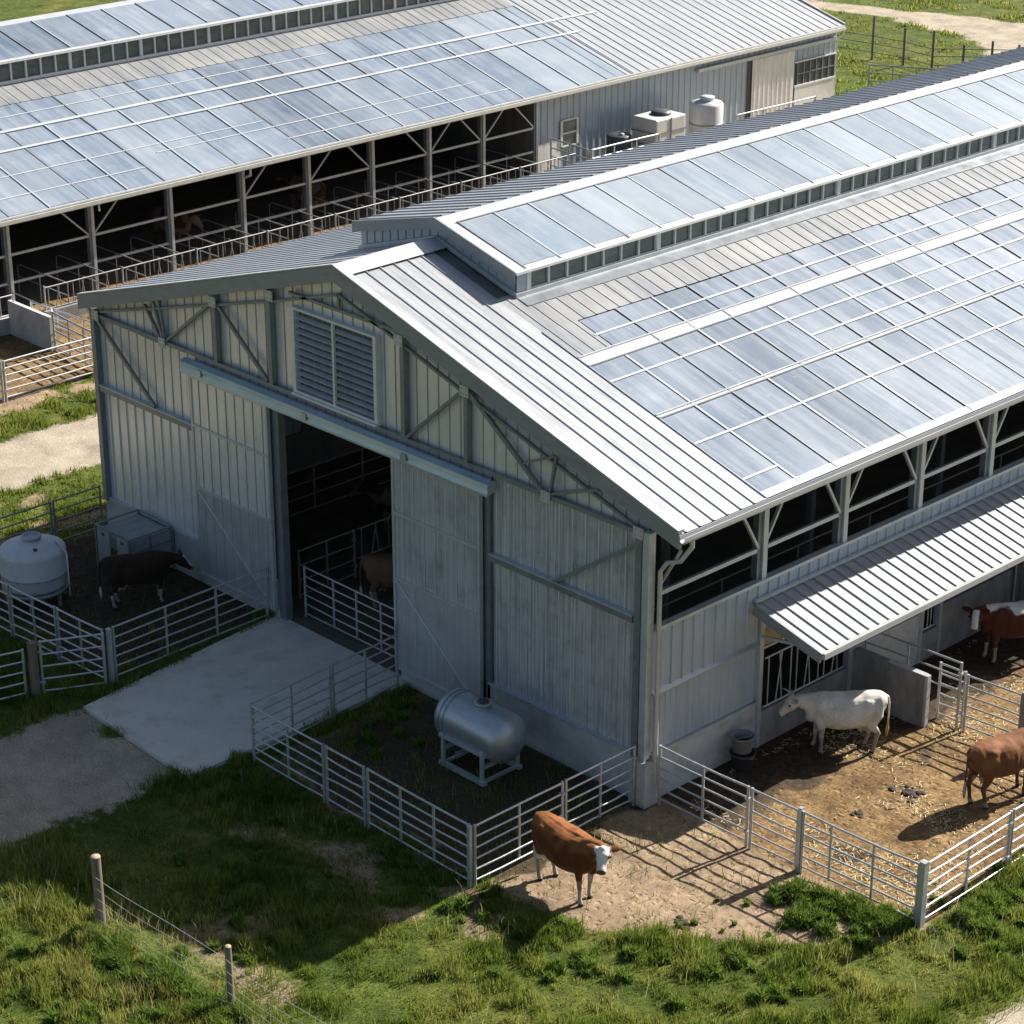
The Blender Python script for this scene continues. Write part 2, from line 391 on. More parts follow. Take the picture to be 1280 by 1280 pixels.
    bs.inputs['Roughness'].default_value = .95; bs.inputs['Specular IOR Level'].default_value = .15
    vo = N(nt, 'ShaderNodeTexVoronoi'); vo.inputs['Scale'].default_value = 5.5; vo.inputs['Randomness'].default_value = 1.0
    wv = noise(nt, v1, 3.0, 3, .5); wm_ = N(nt, 'ShaderNodeVectorMath', operation='MULTIPLY_ADD'); nt.links.new(wv.outputs['Color'], wm_.inputs[0]); wm_.inputs[1].default_value = (.25, .25, .25); nt.links.new(v1, wm_.inputs[2]); nt.links.new(wm_.outputs[0], vo.inputs['Vector'])
    hv = N(nt, 'ShaderNodeMapRange', interpolation_type='SMOOTHSTEP'); hv.inputs['From Min'].default_value = .12; hv.inputs['From Max'].default_value = .38; hv.inputs['To Max'].default_value = 1.3; nt.links.new(vo.outputs['Distance'], hv.inputs[0])
    mxs = N(nt, 'ShaderNodeMath', operation='MAXIMUM'); nt.links.new(sp.outputs[0], mxs.inputs[0]); nt.links.new(sp.outputs[2], mxs.inputs[1])
    hq = N(nt, 'ShaderNodeMath', operation='MULTIPLY'); nt.links.new(hv.outputs[0], hq.inputs[0]); nt.links.new(mxs.outputs[0], hq.inputs[1])
    h0 = N(nt, 'ShaderNodeMath', operation='ADD'); nt.links.new(nf.outputs[0], h0.inputs[0]); nt.links.new(hq.outputs[0], h0.inputs[1])
    hs = N(nt, 'ShaderNodeMath', operation='ADD'); nt.links.new(h0.outputs[0], hs.inputs[0]); nt.links.new(nff.outputs[0], hs.inputs[1])
    bump(nt, bs, hs.outputs[0], .55, .035)
    me.materials.append(mt)
make_ground()

# ------------------------------------------------------------------ grass blades and weeds
def grass_mat(name, c0, c1, c2):
    m, nt, bs = newmat(name)
    at = nt.nodes.new('ShaderNodeAttribute'); at.attribute_name = 'tone'
    r = ramp(nt, at.outputs['Fac'], [(0.0, c0), (.5, c1), (1.0, c2)])
    nt.links.new(r.outputs[0], bs.inputs['Base Color'])
    bs.inputs['Roughness'].default_value = .6; bs.inputs['Specular IOR Level'].default_value = .25
    tr = nt.nodes.new('ShaderNodeBsdfTranslucent'); nt.links.new(r.outputs[0], tr.inputs[0])
    mx = nt.nodes.new('ShaderNodeMixShader'); mx.inputs[0].default_value = .48
    out = nt.nodes['Material Output']
    nt.links.new(bs.outputs[0], mx.inputs[1]); nt.links.new(tr.outputs[0], mx.inputs[2]); nt.links.new(mx.outputs[0], out.inputs[0])
    return m
M['grass'] = grass_mat('grass_blade', (.040,.080,.012), (.145,.19,.026), (.36,.33,.10))
M['stalk'] = grass_mat('dry_stalk', (.22,.20,.08), (.38,.33,.15), (.50,.45,.26))
M['weed'] = grass_mat('weed_leaf', (.040,.085,.014), (.13,.20,.03), (.24,.29,.06))

def blades(name, x, y, h, wd, tone, mat, label, cat, lean=.55):
    n = len(x)
    z = ground_height(x, y) - .01
    a = RNG.uniform(0, 2*PI, n); la = RNG.uniform(0, 2*PI, n); lm = RNG.uniform(.1, lean, n)*h
    dx = np.cos(a)*wd/2; dy = np.sin(a)*wd/2
    lx = np.cos(la)*lm; ly = np.sin(la)*lm
    v = np.empty((n, 5, 3))
    v[:, 0] = np.stack([x-dx, y-dy, z], 1); v[:, 1] = np.stack([x+dx, y+dy, z], 1)
    v[:, 2] = np.stack([x+dx*.8+lx*.35, y+dy*.8+ly*.35, z+h*.55], 1); v[:, 3] = np.stack([x-dx*.8+lx*.35, y-dy*.8+ly*.35, z+h*.55], 1)
    v[:, 4] = np.stack([x+lx, y+ly, z+h*.95], 1)
    b = np.arange(n)*5
    lp = np.stack([b, b+1, b+2, b+3, b+3, b+2, b+4], 1)
    me = bpy.data.meshes.new(name)
    me.vertices.add(n*5); me.vertices.foreach_set('co', v.ravel())
    me.loops.add(n*7); me.loops.foreach_set('vertex_index', lp.ravel())
    me.polygons.add(n*2)
    ls = np.stack([np.arange(n)*7, np.arange(n)*7+4], 1).ravel(); lt = np.tile([4, 3], n)
    me.polygons.foreach_set('loop_start', ls); me.polygons.foreach_set('loop_total', lt)
    me.update()
    at = me.attributes.new('tone', 'FLOAT', 'POINT'); at.data.foreach_set('value', np.repeat(tone, 5))
    me.materials.append(mat)
    o = bpy.data.objects.new(name, me); link(o)
    tag(o, label, cat, None, 'stuff')
    return o

def in_slab(x, y):
    return ((x > -12.0+.7*np.clip(-y/6, 0, 1)+.12) & (x < -7.32) & (y > -6.0) & (y < .2)) | ((x > -19.0) & (x < .15) & (y > -.15) & (y < 60))

def scatter_grass():
    n = 900000
    x = RNG.uniform(-21, 12, n); y = RNG.uniform(-15.5, 5, n)
    d, g, s, m = zones(x, y)
    cl = fbm(x*.9, y*.9, 91, 3); cl2 = fbm(x*2.6, y*2.6, 95, 3)
    p = (1-np.clip(d*1.15+g*1.2+s*1.4, 0, 1))*np.clip(.50+1.6*(cl2-.36), .15, 1)
    # stray blades on worn ground
    p = np.maximum(p, .03*((s < .3)&(g < .2)))
    keep = (RNG.uniform(0, 1, n) < p) & ~in_slab(x, y)
    x, y, cl, cl2 = x[keep], y[keep], cl[keep], cl2[keep]
    k = len(x)
    h = (.05+.28*np.clip(cl*1.5+cl2*1.7-1.28, 0, 1))*RNG.uniform(.45, 1.35, k)
    tone = np.clip(-.02+.95*fbm(x*.55+9, y*.55, 98, 3)+.25*RNG.uniform(-1, 1, k)+.35*(cl2-.5), 0, 1)
    # dry yellow grass on the lower left and along the wire fence
    dry = np.exp(-((y+12)/2.6)**2)*(1-sstep(0, 3, x))
    tone = np.clip(tone+.32*dry*RNG.uniform(.3, 1, k), 0, 1)
    blades('grass', x, y, h, RNG.uniform(.009, .021, k), tone, M['grass'], 'short tufted grass around the pens', 'grass')
    # grass on the verges beside the track and the far pens
    n = 130000
    x = RNG.uniform(-31, -18.5, n); y = RNG.uniform(-6, 9, n)
    d, g, s, m = zones(x, y); cl2 = fbm(x*1.7, y*1.7, 195, 3)
    p = (1-np.clip(d*1.1+g*1.25+s*1.4, 0, 1))*np.clip(.2+2.0*(cl2-.35), .04, 1)
    keep = (RNG.uniform(0, 1, n) < p) & ~in_slab(x, y)
    x, y, cl2 = x[keep], y[keep], cl2[keep]; k = len(x)
    blades('verge_grass', x, y, (.05+.22*np.clip(cl2*1.6-.5, 0, 1))*RNG.uniform(.5, 1.2, k), RNG.uniform(.02, .045, k),
           np.clip(.3+.5*fbm(x*.5, y*.5, 61, 3)+.2*RNG.uniform(-1, 1, k), 0, 1), M['grass'], 'rough grass on the verge of the track', 'grass')
    n = 90000
    x = RNG.uniform(-62, -26, n); y = RNG.uniform(50, 78, n)
    d, g, s, m = zones(x, y); cl2 = fbm(x*.8, y*.8, 295, 3)
    p = (1-np.clip(d+g*1.25+s, 0, 1))*np.clip(.1+2.2*(cl2-.38), .03, 1)
    keep = RNG.uniform(0, 1, n) < p
    x, y, cl2 = x[keep], y[keep], cl2[keep]; k = len(x)
    blades('field_grass', x, y, (.06+.3*np.clip(cl2*1.6-.55, 0, 1))*RNG.uniform(.5, 1.2, k), RNG.uniform(.04, .09, k),
           np.clip(.35+.55*fbm(x*.3, y*.3, 361, 3)+.25*RNG.uniform(-1, 1, k), 0, 1), M['grass'], 'pasture grass beyond the sheds', 'grass')
    # leafy weed clumps
    cx = []; cy = []; cr = []
    spots = []
    def along(p, q, n, spread, r0, r1):
        for k in range(n):
            f = RNG.uniform(0, 1); spots.append((p[0]+(q[0]-p[0])*f+RNG.normal(0, spread), p[1]+(q[1]-p[1])*f+RNG.normal(0, spread), RNG.uniform(r0, r1)))
    along((3.9, -.75), (6.5, .0), 46, .16, .08, .24)
    along((4.6, -1.3), (6.4, -.8), 16, .22, .08, .22)
    along((.2, -5.1), (3.2, -5.0), 18, .3, .06, .2); along((3.4, -4.6), (6.4, -2.9), 26, .7, .06, .22)
    along((1.0, -6.6), (6.5, -4.2), 14, .9, .05, .18)
    along((-3.7, -11.1), (0, -11.0), 70, .22, .08, .26); along((-5, -12.4), (0, -12.2), 30, .5, .06, .22)
    along((6.95, .9), (7.3, 5.0), 36, .3, .06, .24); along((7.6, .2), (8.3, 4.0), 26, .35, .06, .2)
    along((-6.8, -.7), (-5.4, -2.6), 26, .35, .05, .18); along((-7, -5.1), (-.2, -5.1), 34, .2, .04, .13)
    along((-5.6, -6.4), (-1, -9.2), 34, 1.1, .05, .18); along((3, -2.2), (5.4, -1.8), 6, .4, .03, .08)
    for sx, sy, sr in spots:
        q = int(1300*sr)+int(4500*sr*sr)
        r = sr*np.sqrt(RNG.uniform(0, 1, q)); t = RNG.uniform(0, 2*PI, q); r = r*(.75+.4*np.sin(t*3+sx*9)*np.cos(t*2+sy*7))
        cx.append(sx+r*np.cos(t)*1.25); cy.append(sy+r*np.sin(t)); cr.append(np.clip(1-(r/sr)**2, .1, 1)*sr)
    x = np.concatenate(cx); y = np.concatenate(cy); r = np.concatenate(cr); kp = ~in_slab(x, y) & (zones(x, y)[1] < .3); x = x[kp]; y = y[kp]; r = r[kp]; k = len(x)
    blades('weed_clumps', x, y, (.06+1.15*r)*RNG.uniform(.35, 1.2, k), RNG.uniform(.012, .034, k),
           np.clip(RNG.normal(.5, .28, k), 0, 1), M['weed'], 'leafy weeds growing along the fences', 'weeds', .8)
    n = 26000
    x = RNG.uniform(-10, 11, n); y = RNG.uniform(-15, 4, n); d, g, s, m = zones(x, y); q = fbm(x*.7+3, y*.7, 640, 3)
    near = np.exp(-((y+11.2)/1.6)**2)*(x < 1)*1.0 + .25
    keep = (RNG.uniform(0, 1, n) < np.clip(4*(q-.46), 0, 1)*near*(1-np.clip(d+g+s, 0, 1))) & ~in_slab(x, y)
    x = x[keep]; y = y[keep]; k = len(x)
    blades('dry_stalks', x, y, RNG.uniform(.22, .55, k), RNG.uniform(.006, .011, k), RNG.uniform(0, 1, k), M['stalk'], 'pale dry stalks standing in the grass', 'grass', .5)
    # straw wisps lying in the pen
    n = 16000
    x = RNG.uniform(.3, 6.5, n); y = RNG.uniform(.4, 14, n); q = fbm(x*.8, y*.8, 402, 3)
    keep = RNG.uniform(0, 1, n) < np.clip(3*(q-.42), 0, 1)
    x = x[keep]; y = y[keep]; k = len(x)
    z = ground_height(x, y)+.012; a = RNG.uniform(0, PI, k); L = RNG.uniform(.05, .16, k); w = .005
    v = np.empty((k, 4, 3)); ca, sa = np.cos(a), np.sin(a)
    for i, (s1, s2) in enumerate(((-1, -1), (1, -1), (1, 1), (-1, 1))):
        v[:, i] = np.stack([x+s1*L/2*ca-s2*w*sa, y+s1*L/2*sa+s2*w*ca, z+RNG.uniform(0, .02, k)], 1)
    me = bpy.data.meshes.new('straw'); me.vertices.add(k*4); me.vertices.foreach_set('co', v.ravel())
    me.loops.add(k*4); me.loops.foreach_set('vertex_index', np.arange(k*4)); me.polygons.add(k)
    me.polygons.foreach_set('loop_start', np.arange(k)*4); me.polygons.foreach_set('loop_total', np.full(k, 4)); me.update()
    me.materials.append(weathered('straw_wisp', (.42,.31,.15), (.60,.48,.27), .7, 0, (3, 3, 3), 2, .1))
    o = bpy.data.objects.new('straw', me); link(o); tag(o, 'loose straw strewn over the cattle pen', 'straw', None, 'stuff')
scatter_grass()
def scatter_pebbles():
    n = 60000
    x = RNG.uniform(-13, 12, n); y = RNG.uniform(-14, 4, n); d, g, s_, m = zones(x, y)
    q = fbm(x*1.1, y*1.1, 512, 3)
    keep = (RNG.uniform(0, 1, n) < np.clip(g*.55+d*.20*(x > 0), 0, 1)*np.clip(3*(q-.36), 0, 1)) & ~in_slab(x, y)
    x = x[keep]; y = y[keep]; k = len(x); z = ground_height(x, y); r = RNG.uniform(.006, .022, k)*(1+.8*(RNG.uniform(0, 1, k) > .95))
    a = RNG.uniform(0, 2*PI, k); v = np.empty((k, 5, 3))
    for i in range(4):
        t = a+i*PI/2+RNG.uniform(-.4, .4, k); v[:, i] = np.stack([x+r*np.cos(t), y+r*np.sin(t)*.8, z-.003+RNG.uniform(0, .4, k)*r], 1)
    v[:, 4] = np.stack([x+RNG.uniform(-.3, .3, k)*r, y+RNG.uniform(-.3, .3, k)*r, z+r*.8], 1)
    b = np.arange(k)*5; tri = np.stack([np.stack([b+i, b+(i+1) % 4, b+4], 1) for i in range(4)], 1).reshape(-1)
    me = bpy.data.meshes.new('gravel'); me.vertices.add(k*5); me.vertices.foreach_set('co', v.ravel()); me.loops.add(len(tri)); me.loops.foreach_set('vertex_index', tri)
    me.polygons.add(k*4); me.polygons.foreach_set('loop_start', np.arange(k*4)*3); me.polygons.foreach_set('loop_total', np.full(k*4, 3)); me.update()
    me.materials.append(weathered('pebble', (.20,.18,.15), (.42,.39,.34), .9, 0, (30, 30, 30), 1, .05, None, 0, 0, .2))
    o = bpy.data.objects.new('gravel', me); link(o); tag(o, 'loose gravel and small stones on the drive and bare earth', 'gravel', None, 'stuff')
scatter_pebbles()

# ------------------------------------------------------------------ slabs
mb = MB()
a, b, c, d = (-12.0, .0), (-11.3, -6.0), (-7.25, -6.2), (-7.2, .0)
mb.add([(p[0], p[1], .07) for p in (a, b, c, d)] + [(p[0], p[1], -.1) for p in (a, b, c, d)],
       [(0, 1, 2, 3), (0, 4, 5, 1), (1, 5, 6, 2), (2, 6, 7, 3)])
tag(mb.build('apron_pavement', M['concrete_slab']), 'pale concrete apron at the open barn doors', 'pavement', None, 'structure')
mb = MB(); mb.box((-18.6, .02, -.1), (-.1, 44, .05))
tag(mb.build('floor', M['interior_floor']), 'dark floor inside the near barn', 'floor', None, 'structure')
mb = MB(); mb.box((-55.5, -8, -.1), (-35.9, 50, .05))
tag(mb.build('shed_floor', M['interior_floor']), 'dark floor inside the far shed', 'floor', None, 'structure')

# ------------------------------------------------------------------ NEAR BARN
RX, RZ = -9.2, 9.33           # ridge
EX, EZ = .90, 6.33            # right eave (top of roof)
LX = -19.1                    # left eave
Y0, Y1 = -.22, 44.0           # front and back roof edges
SL = (RZ-EZ)/(EX-RX); SLL = (RZ-EZ)/(RX-LX)
def rz(x): return RZ - SL*(x-RX) if x >= RX else RZ - SLL*(RX-x)
nR = Vector((SL, 0, 1)).normalized(); nL = Vector((-SLL, 0, 1)).normalized()
vR = Vector((1, 0, -SL)).normalized(); vL = Vector((-1, 0, -SLL)).normalized()
barn = thing('cattle_barn', 'large near grey steel barn with open sliding doors and clear roof sheets', 'barn', (-9.3, 0, 0))
CLX0, CLX1, CLY = -11.85, -6.72, 2.81     # clerestory walls and front
YP = 2.32                                  # where clear sheets begin

# roof deck (thin slab under sheets)
mb = MB()
def slope_slab(mb, x0, x1, y0, y1, dz0, dz1):
    z0, z1 = rz(x0), rz(x1)
    vs = [(x0,y0,z0+dz0),(x1,y0,z1+dz0),(x1,y1,z1+dz0),(x0,y1,z0+dz0),(x0,y0,z0+dz1),(x1,y0,z1+dz1),(x1,y1,z1+dz1),(x0,y1,z0+dz1)]
    mb.add(vs, [(0,3,2,1),(4,5,6,7),(0,1,5,4),(1,2,6,5),(2,3,7,6),(3,0,4,7)])
slope_slab(mb, RX, EX-.02, Y0+.05, Y1, -.14, -.05); slope_slab(mb, LX+.02, RX, Y0+.05, Y1, -.14, -.05)
roof = mb.build('roof', M['interior'], barn)
# ribbed metal: front strip right slope, and whole left slope
mb = MB()
L = (EX-RX)/vR.x
ribbed(mb, (RX, Y0, RZ), (0, 1, 0), vR, nR, YP-Y0, L, .40, .06, .024, .16)
mb.build('metal_sheeting', M['roof_metal'], roof)
mb = MB()
L2 = (RX-LX)/(-vL.x)
ribbed(mb, (RX, Y0, RZ), (0, 1, 0), vL, nL, Y1-Y0, L2, .40, .06, .022, .16)
mb.build('metal_sheeting', M['roof_metal'], roof)
# ribbed light sheets just below the clerestory (x -6.7 .. -5.35)
mb = MB()
xa, xb = CLX1-.1, -5.45
ribbed(mb, (xa, YP, rz(xa)), (0, 1, 0), vR, nR, Y1-YP, (xb-xa)/vR.x, .37, .07, .013, .2)
mb.build('ribbed_light_sheet', M['panel_warm'], roof)
mb = MB(); ribbed(mb, (-5.45, YP, rz(-5.45)+.010), (0, 1, 0), vR, nR, 1.07, (-4.36+5.45)/vR.x, .37, .07, .013, .2); mb.build('ribbed_light_sheet', M['panel_warm'], roof)
# smooth light sheets per bay between glazing bars (rows)
bars = [YP]
k = 0
while bars[-1] < Y1-1.5:
    bars.append(round(3.40 + 1.16*k, 3)); k += 1
rows = [(-5.42, -4.36), (-4.04, -2.12), (-2.02, .72)]
for i in range(len(bars)-1):
    mb = MB()
    for x0, x1 in rows:
        y0, y1 = bars[i]+.03, bars[i+1]-.03
        dz = RNG.uniform(-.008, .008, 4)
        mb.quad((x0, y0, rz(x0)+dz[0]), (x1, y0, rz(x1)+dz[1]), (x1, y1, rz(x1)+dz[2]), (x0, y1, rz(x0)+dz[3]))
    mb.build('light_sheet', M['panel'], roof)
# purlin bands showing white
for x0, x1 in ((-4.36, -4.04), (-2.12, -2.02)):
    mb = MB(); ns = 1
    mb.quad((x0, YP, rz(x0)+.010), (x1, YP, rz(x1)+.010), (x1, Y1, rz(x1)+.010), (x0, Y1, rz(x0)+.010))
    mb.bar((x0, YP, rz(x0)+.02), (x0, Y1, rz(x0)+.02), .05, .03); mb.bar((x1, YP, rz(x1)+.02), (x1, Y1, rz(x1)+.02), .05, .03)
    mb.build('purlin_band', M['purlin'], roof)
for x0, ya, yb in ((-3.42, YP, Y1), (-1.05, YP, Y1), (-4.85, YP+1.0, Y1), (-2.75, 8.04, Y1), (.25, YP, 3.36)):
    mb = MB(); mb.bar((x0, ya, rz(x0)+.012), (x0, yb, rz(x0)+.012), .055, .02, nR); mb.build('purlin_line', M['purlin'], roof)
mb = MB(); mb.quad((.70, YP, rz(.70)+.012), (EX, YP, rz(EX)+.012), (EX, Y1, rz(EX)+.012), (.70, Y1, rz(.70)+.012)); mb.build('eave_strip', M['purlin'], roof)
for i, y in enumerate(bars[:-1]):
    dark = (i % 2 == 0)
    mb = MB(); xs = -5.42 if i % 2 == 0 or i % 3 == 0 else -4.0
    mb.bar((xs, y, rz(xs)+.012), (EX-.03, y, rz(EX-.03)+.012), .042 if dark else .05, .022 if dark else .016, nR)
    mb.build('glazing_bar', M['glazebar'] if dark else M['glazebar_light'], roof)
# ridge cap in front of the clerestory and along the ridge
mb = MB()
for s, sl in ((1, SL), (-1, SLL)):
    x2 = RX+s*.42
    mb.quad((RX, Y0-.01, RZ+.09), (x2, Y0-.01, rz(x2)+.055), (x2, CLY-.01, rz(x2)+.055), (RX, CLY-.01, RZ+.09)) if s > 0 else mb.quad((RX, CLY-.01, RZ+.09), (x2, CLY-.01, rz(x2)+.055), (x2, Y0-.01, rz(x2)+.055), (RX, Y0-.01, RZ+.09))
mb.build('ridge_cap', M['ridge_metal'], roof)
# rake fascias
for xa, xb in ((RX, EX), (RX, LX)):
    mb = MB()
    for yy, mt in ((Y0, 0),):
        za, zb = rz(xa)+.06, rz(xb)+.06
        vs = [(xa, yy-.05, za), (xb, yy-.05, zb), (xb, yy-.05, zb-.36), (xa, yy-.05, za-.36), (xa, yy+.05, za), (xb, yy+.05, zb), (xb, yy+.05, zb-.36), (xa, yy+.05, za-.36)]
        fs = [(0,1,2,3),(7,6,5,4),(0,4,5,1),(1,5,6,2),(2,6,7,3),(3,7,4,0)]
        if xb < xa: fs = [f[::-1] for f in fs]
        mb.add(vs, fs)
    mb.build('rake_fascia', M['fascia'], barn)
    mb = MB(); mb.bar((xa, Y0+.02, rz(xa)+.085), (xb, Y0+.02, rz(xb)+.085), .17, .03, nR if xb > xa else nL); mb.build('rake_trim', M['ridge_metal'], barn)
# eave fascia + gutters
for x, s in ((EX, 1), (LX, -1)):
    mb = MB(); mb.bar((x-.06*s, Y0+.06, EZ-.15), (x-.06*s, Y1, EZ-.15), .06, .2); mb.build('eave_fascia', M['fascia'], barn)
    g = MB(); xx = x+.06*s
    prof = [(-.07, .04), (-.07, -.07), (-.03, -.11), (.05, -.11), (.08, -.05), (.08, .03), (.06, .03), (.06, -.04), (.03, -.09), (-.02, -.09), (-.05, -.06), (-.05, .04)]
    vs = [(xx+p[0]*s, Y0-.02, EZ-.06+p[1]) for p in prof] + [(xx+p[0]*s, Y1, EZ-.06+p[1]) for p in prof]; n = len(prof)
    g.add(vs, [(i, (i+1) % n, n+(i+1) % n, n+i) for i in range(n)] + [tuple(range(n)), tuple(range(2*n-1, n-1, -1))])
    g.build('gutter', M['ridge_metal'] if s > 0 else M['fascia'], barn)
    # downspout with swan neck
    d = MB(); ys = .06 if s > 0 else .05
    d.tube([(xx, ys, EZ-.16), (xx, ys, EZ-.32), (xx-.28*s, ys, EZ-.72), (xx-.62*s if s > 0 else xx-.36*s, ys, EZ-.86), (xx-.80*s if s > 0 else xx-.38*s, ys, EZ-1.1), (xx-.80*s if s > 0 else xx-.38*s, ys, .4)], .05, 10)
    d.build('downspout', M['lightsteel'], barn)

# front gable wall: cladding above girt (polygon strips) with an opening for the doors
W = 18.7
def top_at(x): return rz(x) - .30
OPX0, OPX1, OPZ = -11.72, -7.45, 5.52
mb = MB()
def vstrip(mb, x0, x1, z0, y=.0, z1=None):
    za = top_at(x0) if z1 is None else z1; zb = top_at(x1) if z1 is None else z1
    mb.quad((x0, y, z0), (x1, y, z0), (x1, y, zb), (x0, y, za))
for a_, b_ in ((-W, -14.7), (-14.7, OPX0), (OPX1, -4.55), (-4.55, -.05)):
    z0 = {-W: 4.07, -14.7: 1.0, OPX1: 1.0, -4.55: 5.9}[a_]
    vstrip(mb, a_, b_, z0)
vstrip(mb, OPX0, RX, OPZ); vstrip(mb, RX, OPX1, OPZ)
gmb = mb
mb = gmb; mb.cur = 1; x = -W+.3        # standing seams
while x < -.1:
    z0 = 4.1 if x < -14.7 else (5.95 if x > -4.55 else (OPZ+.02 if OPX0 < x < OPX1 else 5.5))
    zt = top_at(x)-.03
    if zt > z0+.1: mb.box((x-.012, -.014, z0), (x+.012, -.001, zt))
    x += .34
gable = mb.build('gable_wall', [M['clad'], M['clad_seam']], barn)
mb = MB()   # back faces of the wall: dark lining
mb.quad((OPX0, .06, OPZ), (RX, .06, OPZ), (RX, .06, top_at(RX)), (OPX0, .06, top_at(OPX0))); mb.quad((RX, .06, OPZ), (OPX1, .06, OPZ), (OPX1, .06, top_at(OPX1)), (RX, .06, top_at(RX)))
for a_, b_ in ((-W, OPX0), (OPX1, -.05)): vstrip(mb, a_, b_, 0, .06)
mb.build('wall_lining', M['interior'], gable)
# lower left ribbed metal, z 1.05..4.05
mb = MB()
ribbed(mb, (-W+.05, -.012, 1.06), (1, 0, 0), (0, 0, 1), (0, -1, 0), W-14.72, 2.98, .36, .08, .035, .25)
mb.build('ribbed_wall_sheet', M['clad'], barn)
# right translucent sheets
mb = MB(); mb.quad((-4.5, -.01, 1.06), (-.05, -.01, 1.06), (-.05, -.01, 5.9), (-4.5, -.01, 5.9))
pw = mb.build('translucent_wall', M['poly_wall'], barn)
mb = MB(); x = -4.38
while x < -.1:
    mb.bar((x, -.025, 1.06), (x, -.025, 5.9), .028, .03, (0, 1, 0)); x += .37
mb.build('sheet_ribs', M['seam'], pw)
# plinth
for a_, b_, h in ((-W-.05, -11.75, 1.04), (-7.42, -4.6, .42), (-4.6, .06, 1.02)):
    mb = MB(); mb.box((a_, -.10, -.1), (b_, .02, h)); mb.build('plinth', M['concrete'], barn)
    if h > .6:
        mb = MB(); mb.box((a_+.02, -.13, h+.002), (b_-.02, .0, h+.045)); mb.build('plinth_flashing', M['lightsteel'], barn)
mb = MB(); mb.box((-.28, -.24, -.1), (.16, .18, 1.0)); mb.build('corner_pier', M['concrete'], barn)
# corner posts
for x0, x1, mt in ((-.31, -.14, 'truss'), (-.11, .06, 'lightsteel'), (-W-.06, -W+.10, 'truss')):
    mb = MB(); mb.box((x0, -.17, 1.0), (x1, .02, 6.05)); mb.build('corner_post', M[mt], barn)
# truss members on the gable face
yT = -.11
def member(p, q, w=.13, d=.12, mat='truss', y=yT, nm='truss_member'):
    w *= .64; d *= .8
    mb = MB(); mb.bar((p[0], y, p[1]), (q[0], y, q[1]), d, w, (0, 0, 1) if abs(p[0]-q[0]) > .3 else (1, 0, 0))
    if abs(p[0]-q[0]) <= .3:
        mb = MB(); mb.bar((p[0], y, p[1]), (q[0], y, q[1]), d, w, (1, 0, 0))
    return mb.build(nm, M[mat], barn)
member((-W+.05, 5.98), (-14.9, 5.98), .15); member((-4.3, 5.98), (-.1, 5.98), .15); member((-14.9, 5.98), (-4.3, 5.98), .12, .1)
rake = lambda x: rz(x)-.62
member((-18.55, 6.05), (-11.6, rake(-11.6)), .09, .1); member((-11.6, rake(-11.6)), (RX, rake(RX)), .09, .1)
member((RX, rake(RX)), (-7.1, rake(-7.1)), .09, .1); member((-7.1, rake(-7.1)), (-.15, 6.02), .09, .1)
member((-13.67, 6.03), (-13.67, rz(-13.67)-.32), .2, .16); member((-11.62, 6.03), (-11.62, rz(-11.62)-.32), .2, .16)
member((-7.12, 6.03), (-7.12, rz(-7.12)-.32), .2, .16); member((-5.17, 6.03), (-5.17, rz(-5.17)-.5), .17, .14)
member((RX, 8.42), (RX, rake(RX)), .09, .1)
member((-10.9, 8.36), (-7.25, 8.36), .11, .1)
for p, q, w in (((-16.45, 6.75), (-15.85, 6.02), .10), ((-15.85, 7.0), (-15.68, 6.03), .07), ((-16.1, 6.93), (-15.75, 6.04), .12), ((-15.65, 6.03), (-13.72, 7.48), .10),
                ((-13.6, 7.48), (-11.78, 6.05), .13), ((-18.55, 5.9), (-16.28, 4.18), .13), ((-7.05, 6.03), (-5.25, 7.6), .10), ((-5.08, 7.6), (-2.95, 6.05), .14),
                ((-2.72, 6.05), (-2.52, 6.93), .09), ((-2.58, 6.9), (-3.45, 6.5), .07), ((-2.7, 6.05), (-1.35, 6.55), .09), ((-2.6, 4.12), (-.16, 5.82), .12),
                ((-18.55, 6.0), (-15.9, 5.93), .07)):
    member(p, q, w, .10, 'truss', yT-.015)
for x, z in ((-15.75, 5.98), (-2.78, 5.98), (-11.55, 8.15), (-7.2, 8.2), (-13.67, 7.5), (-5.17, 7.6), (-.22, 6.0), (-18.5, 6.0)):
    mb = MB(); mb.box((x-.13, yT-.09, z-.12), (x+.13, yT-.07, z+.12))
    for bx, bz in ((-.07, -.06), (.07, -.06), (-.07, .06), (.07, .06)): mb.box((x+bx-.02, yT-.105, z+bz-.02), (x+bx+.02, yT-.09, z+bz+.02))
    mb.build('gusset_plate', M['lightsteel'], barn)
for a_, b_ in ((-W+.1, -14.72), (-4.5, -.37)):
    mb = MB(); mb.box((a_, -.15, 3.98), (b_, -.005, 4.12)); mb.build('girt', M['truss'], barn)
    mb = MB(); mb.box((a_, -.165, 4.122), (b_, -.005, 4.15)); mb.build('girt_flashing', M['lightsteel'], barn)
# door jambs
for x0, x1 in ((-11.75, -11.52), (-4.66, -4.52)):
    mb = MB(); mb.box((x0, -.10, .05), (x1, .1, 5.5)); mb.build('door_jamb', M['truss'], barn)
mb = MB(); mb.box((-7.5, -.02, .05), (-7.38, .1, 5.5)); mb.build('door_jamb', M['truss'], barn)
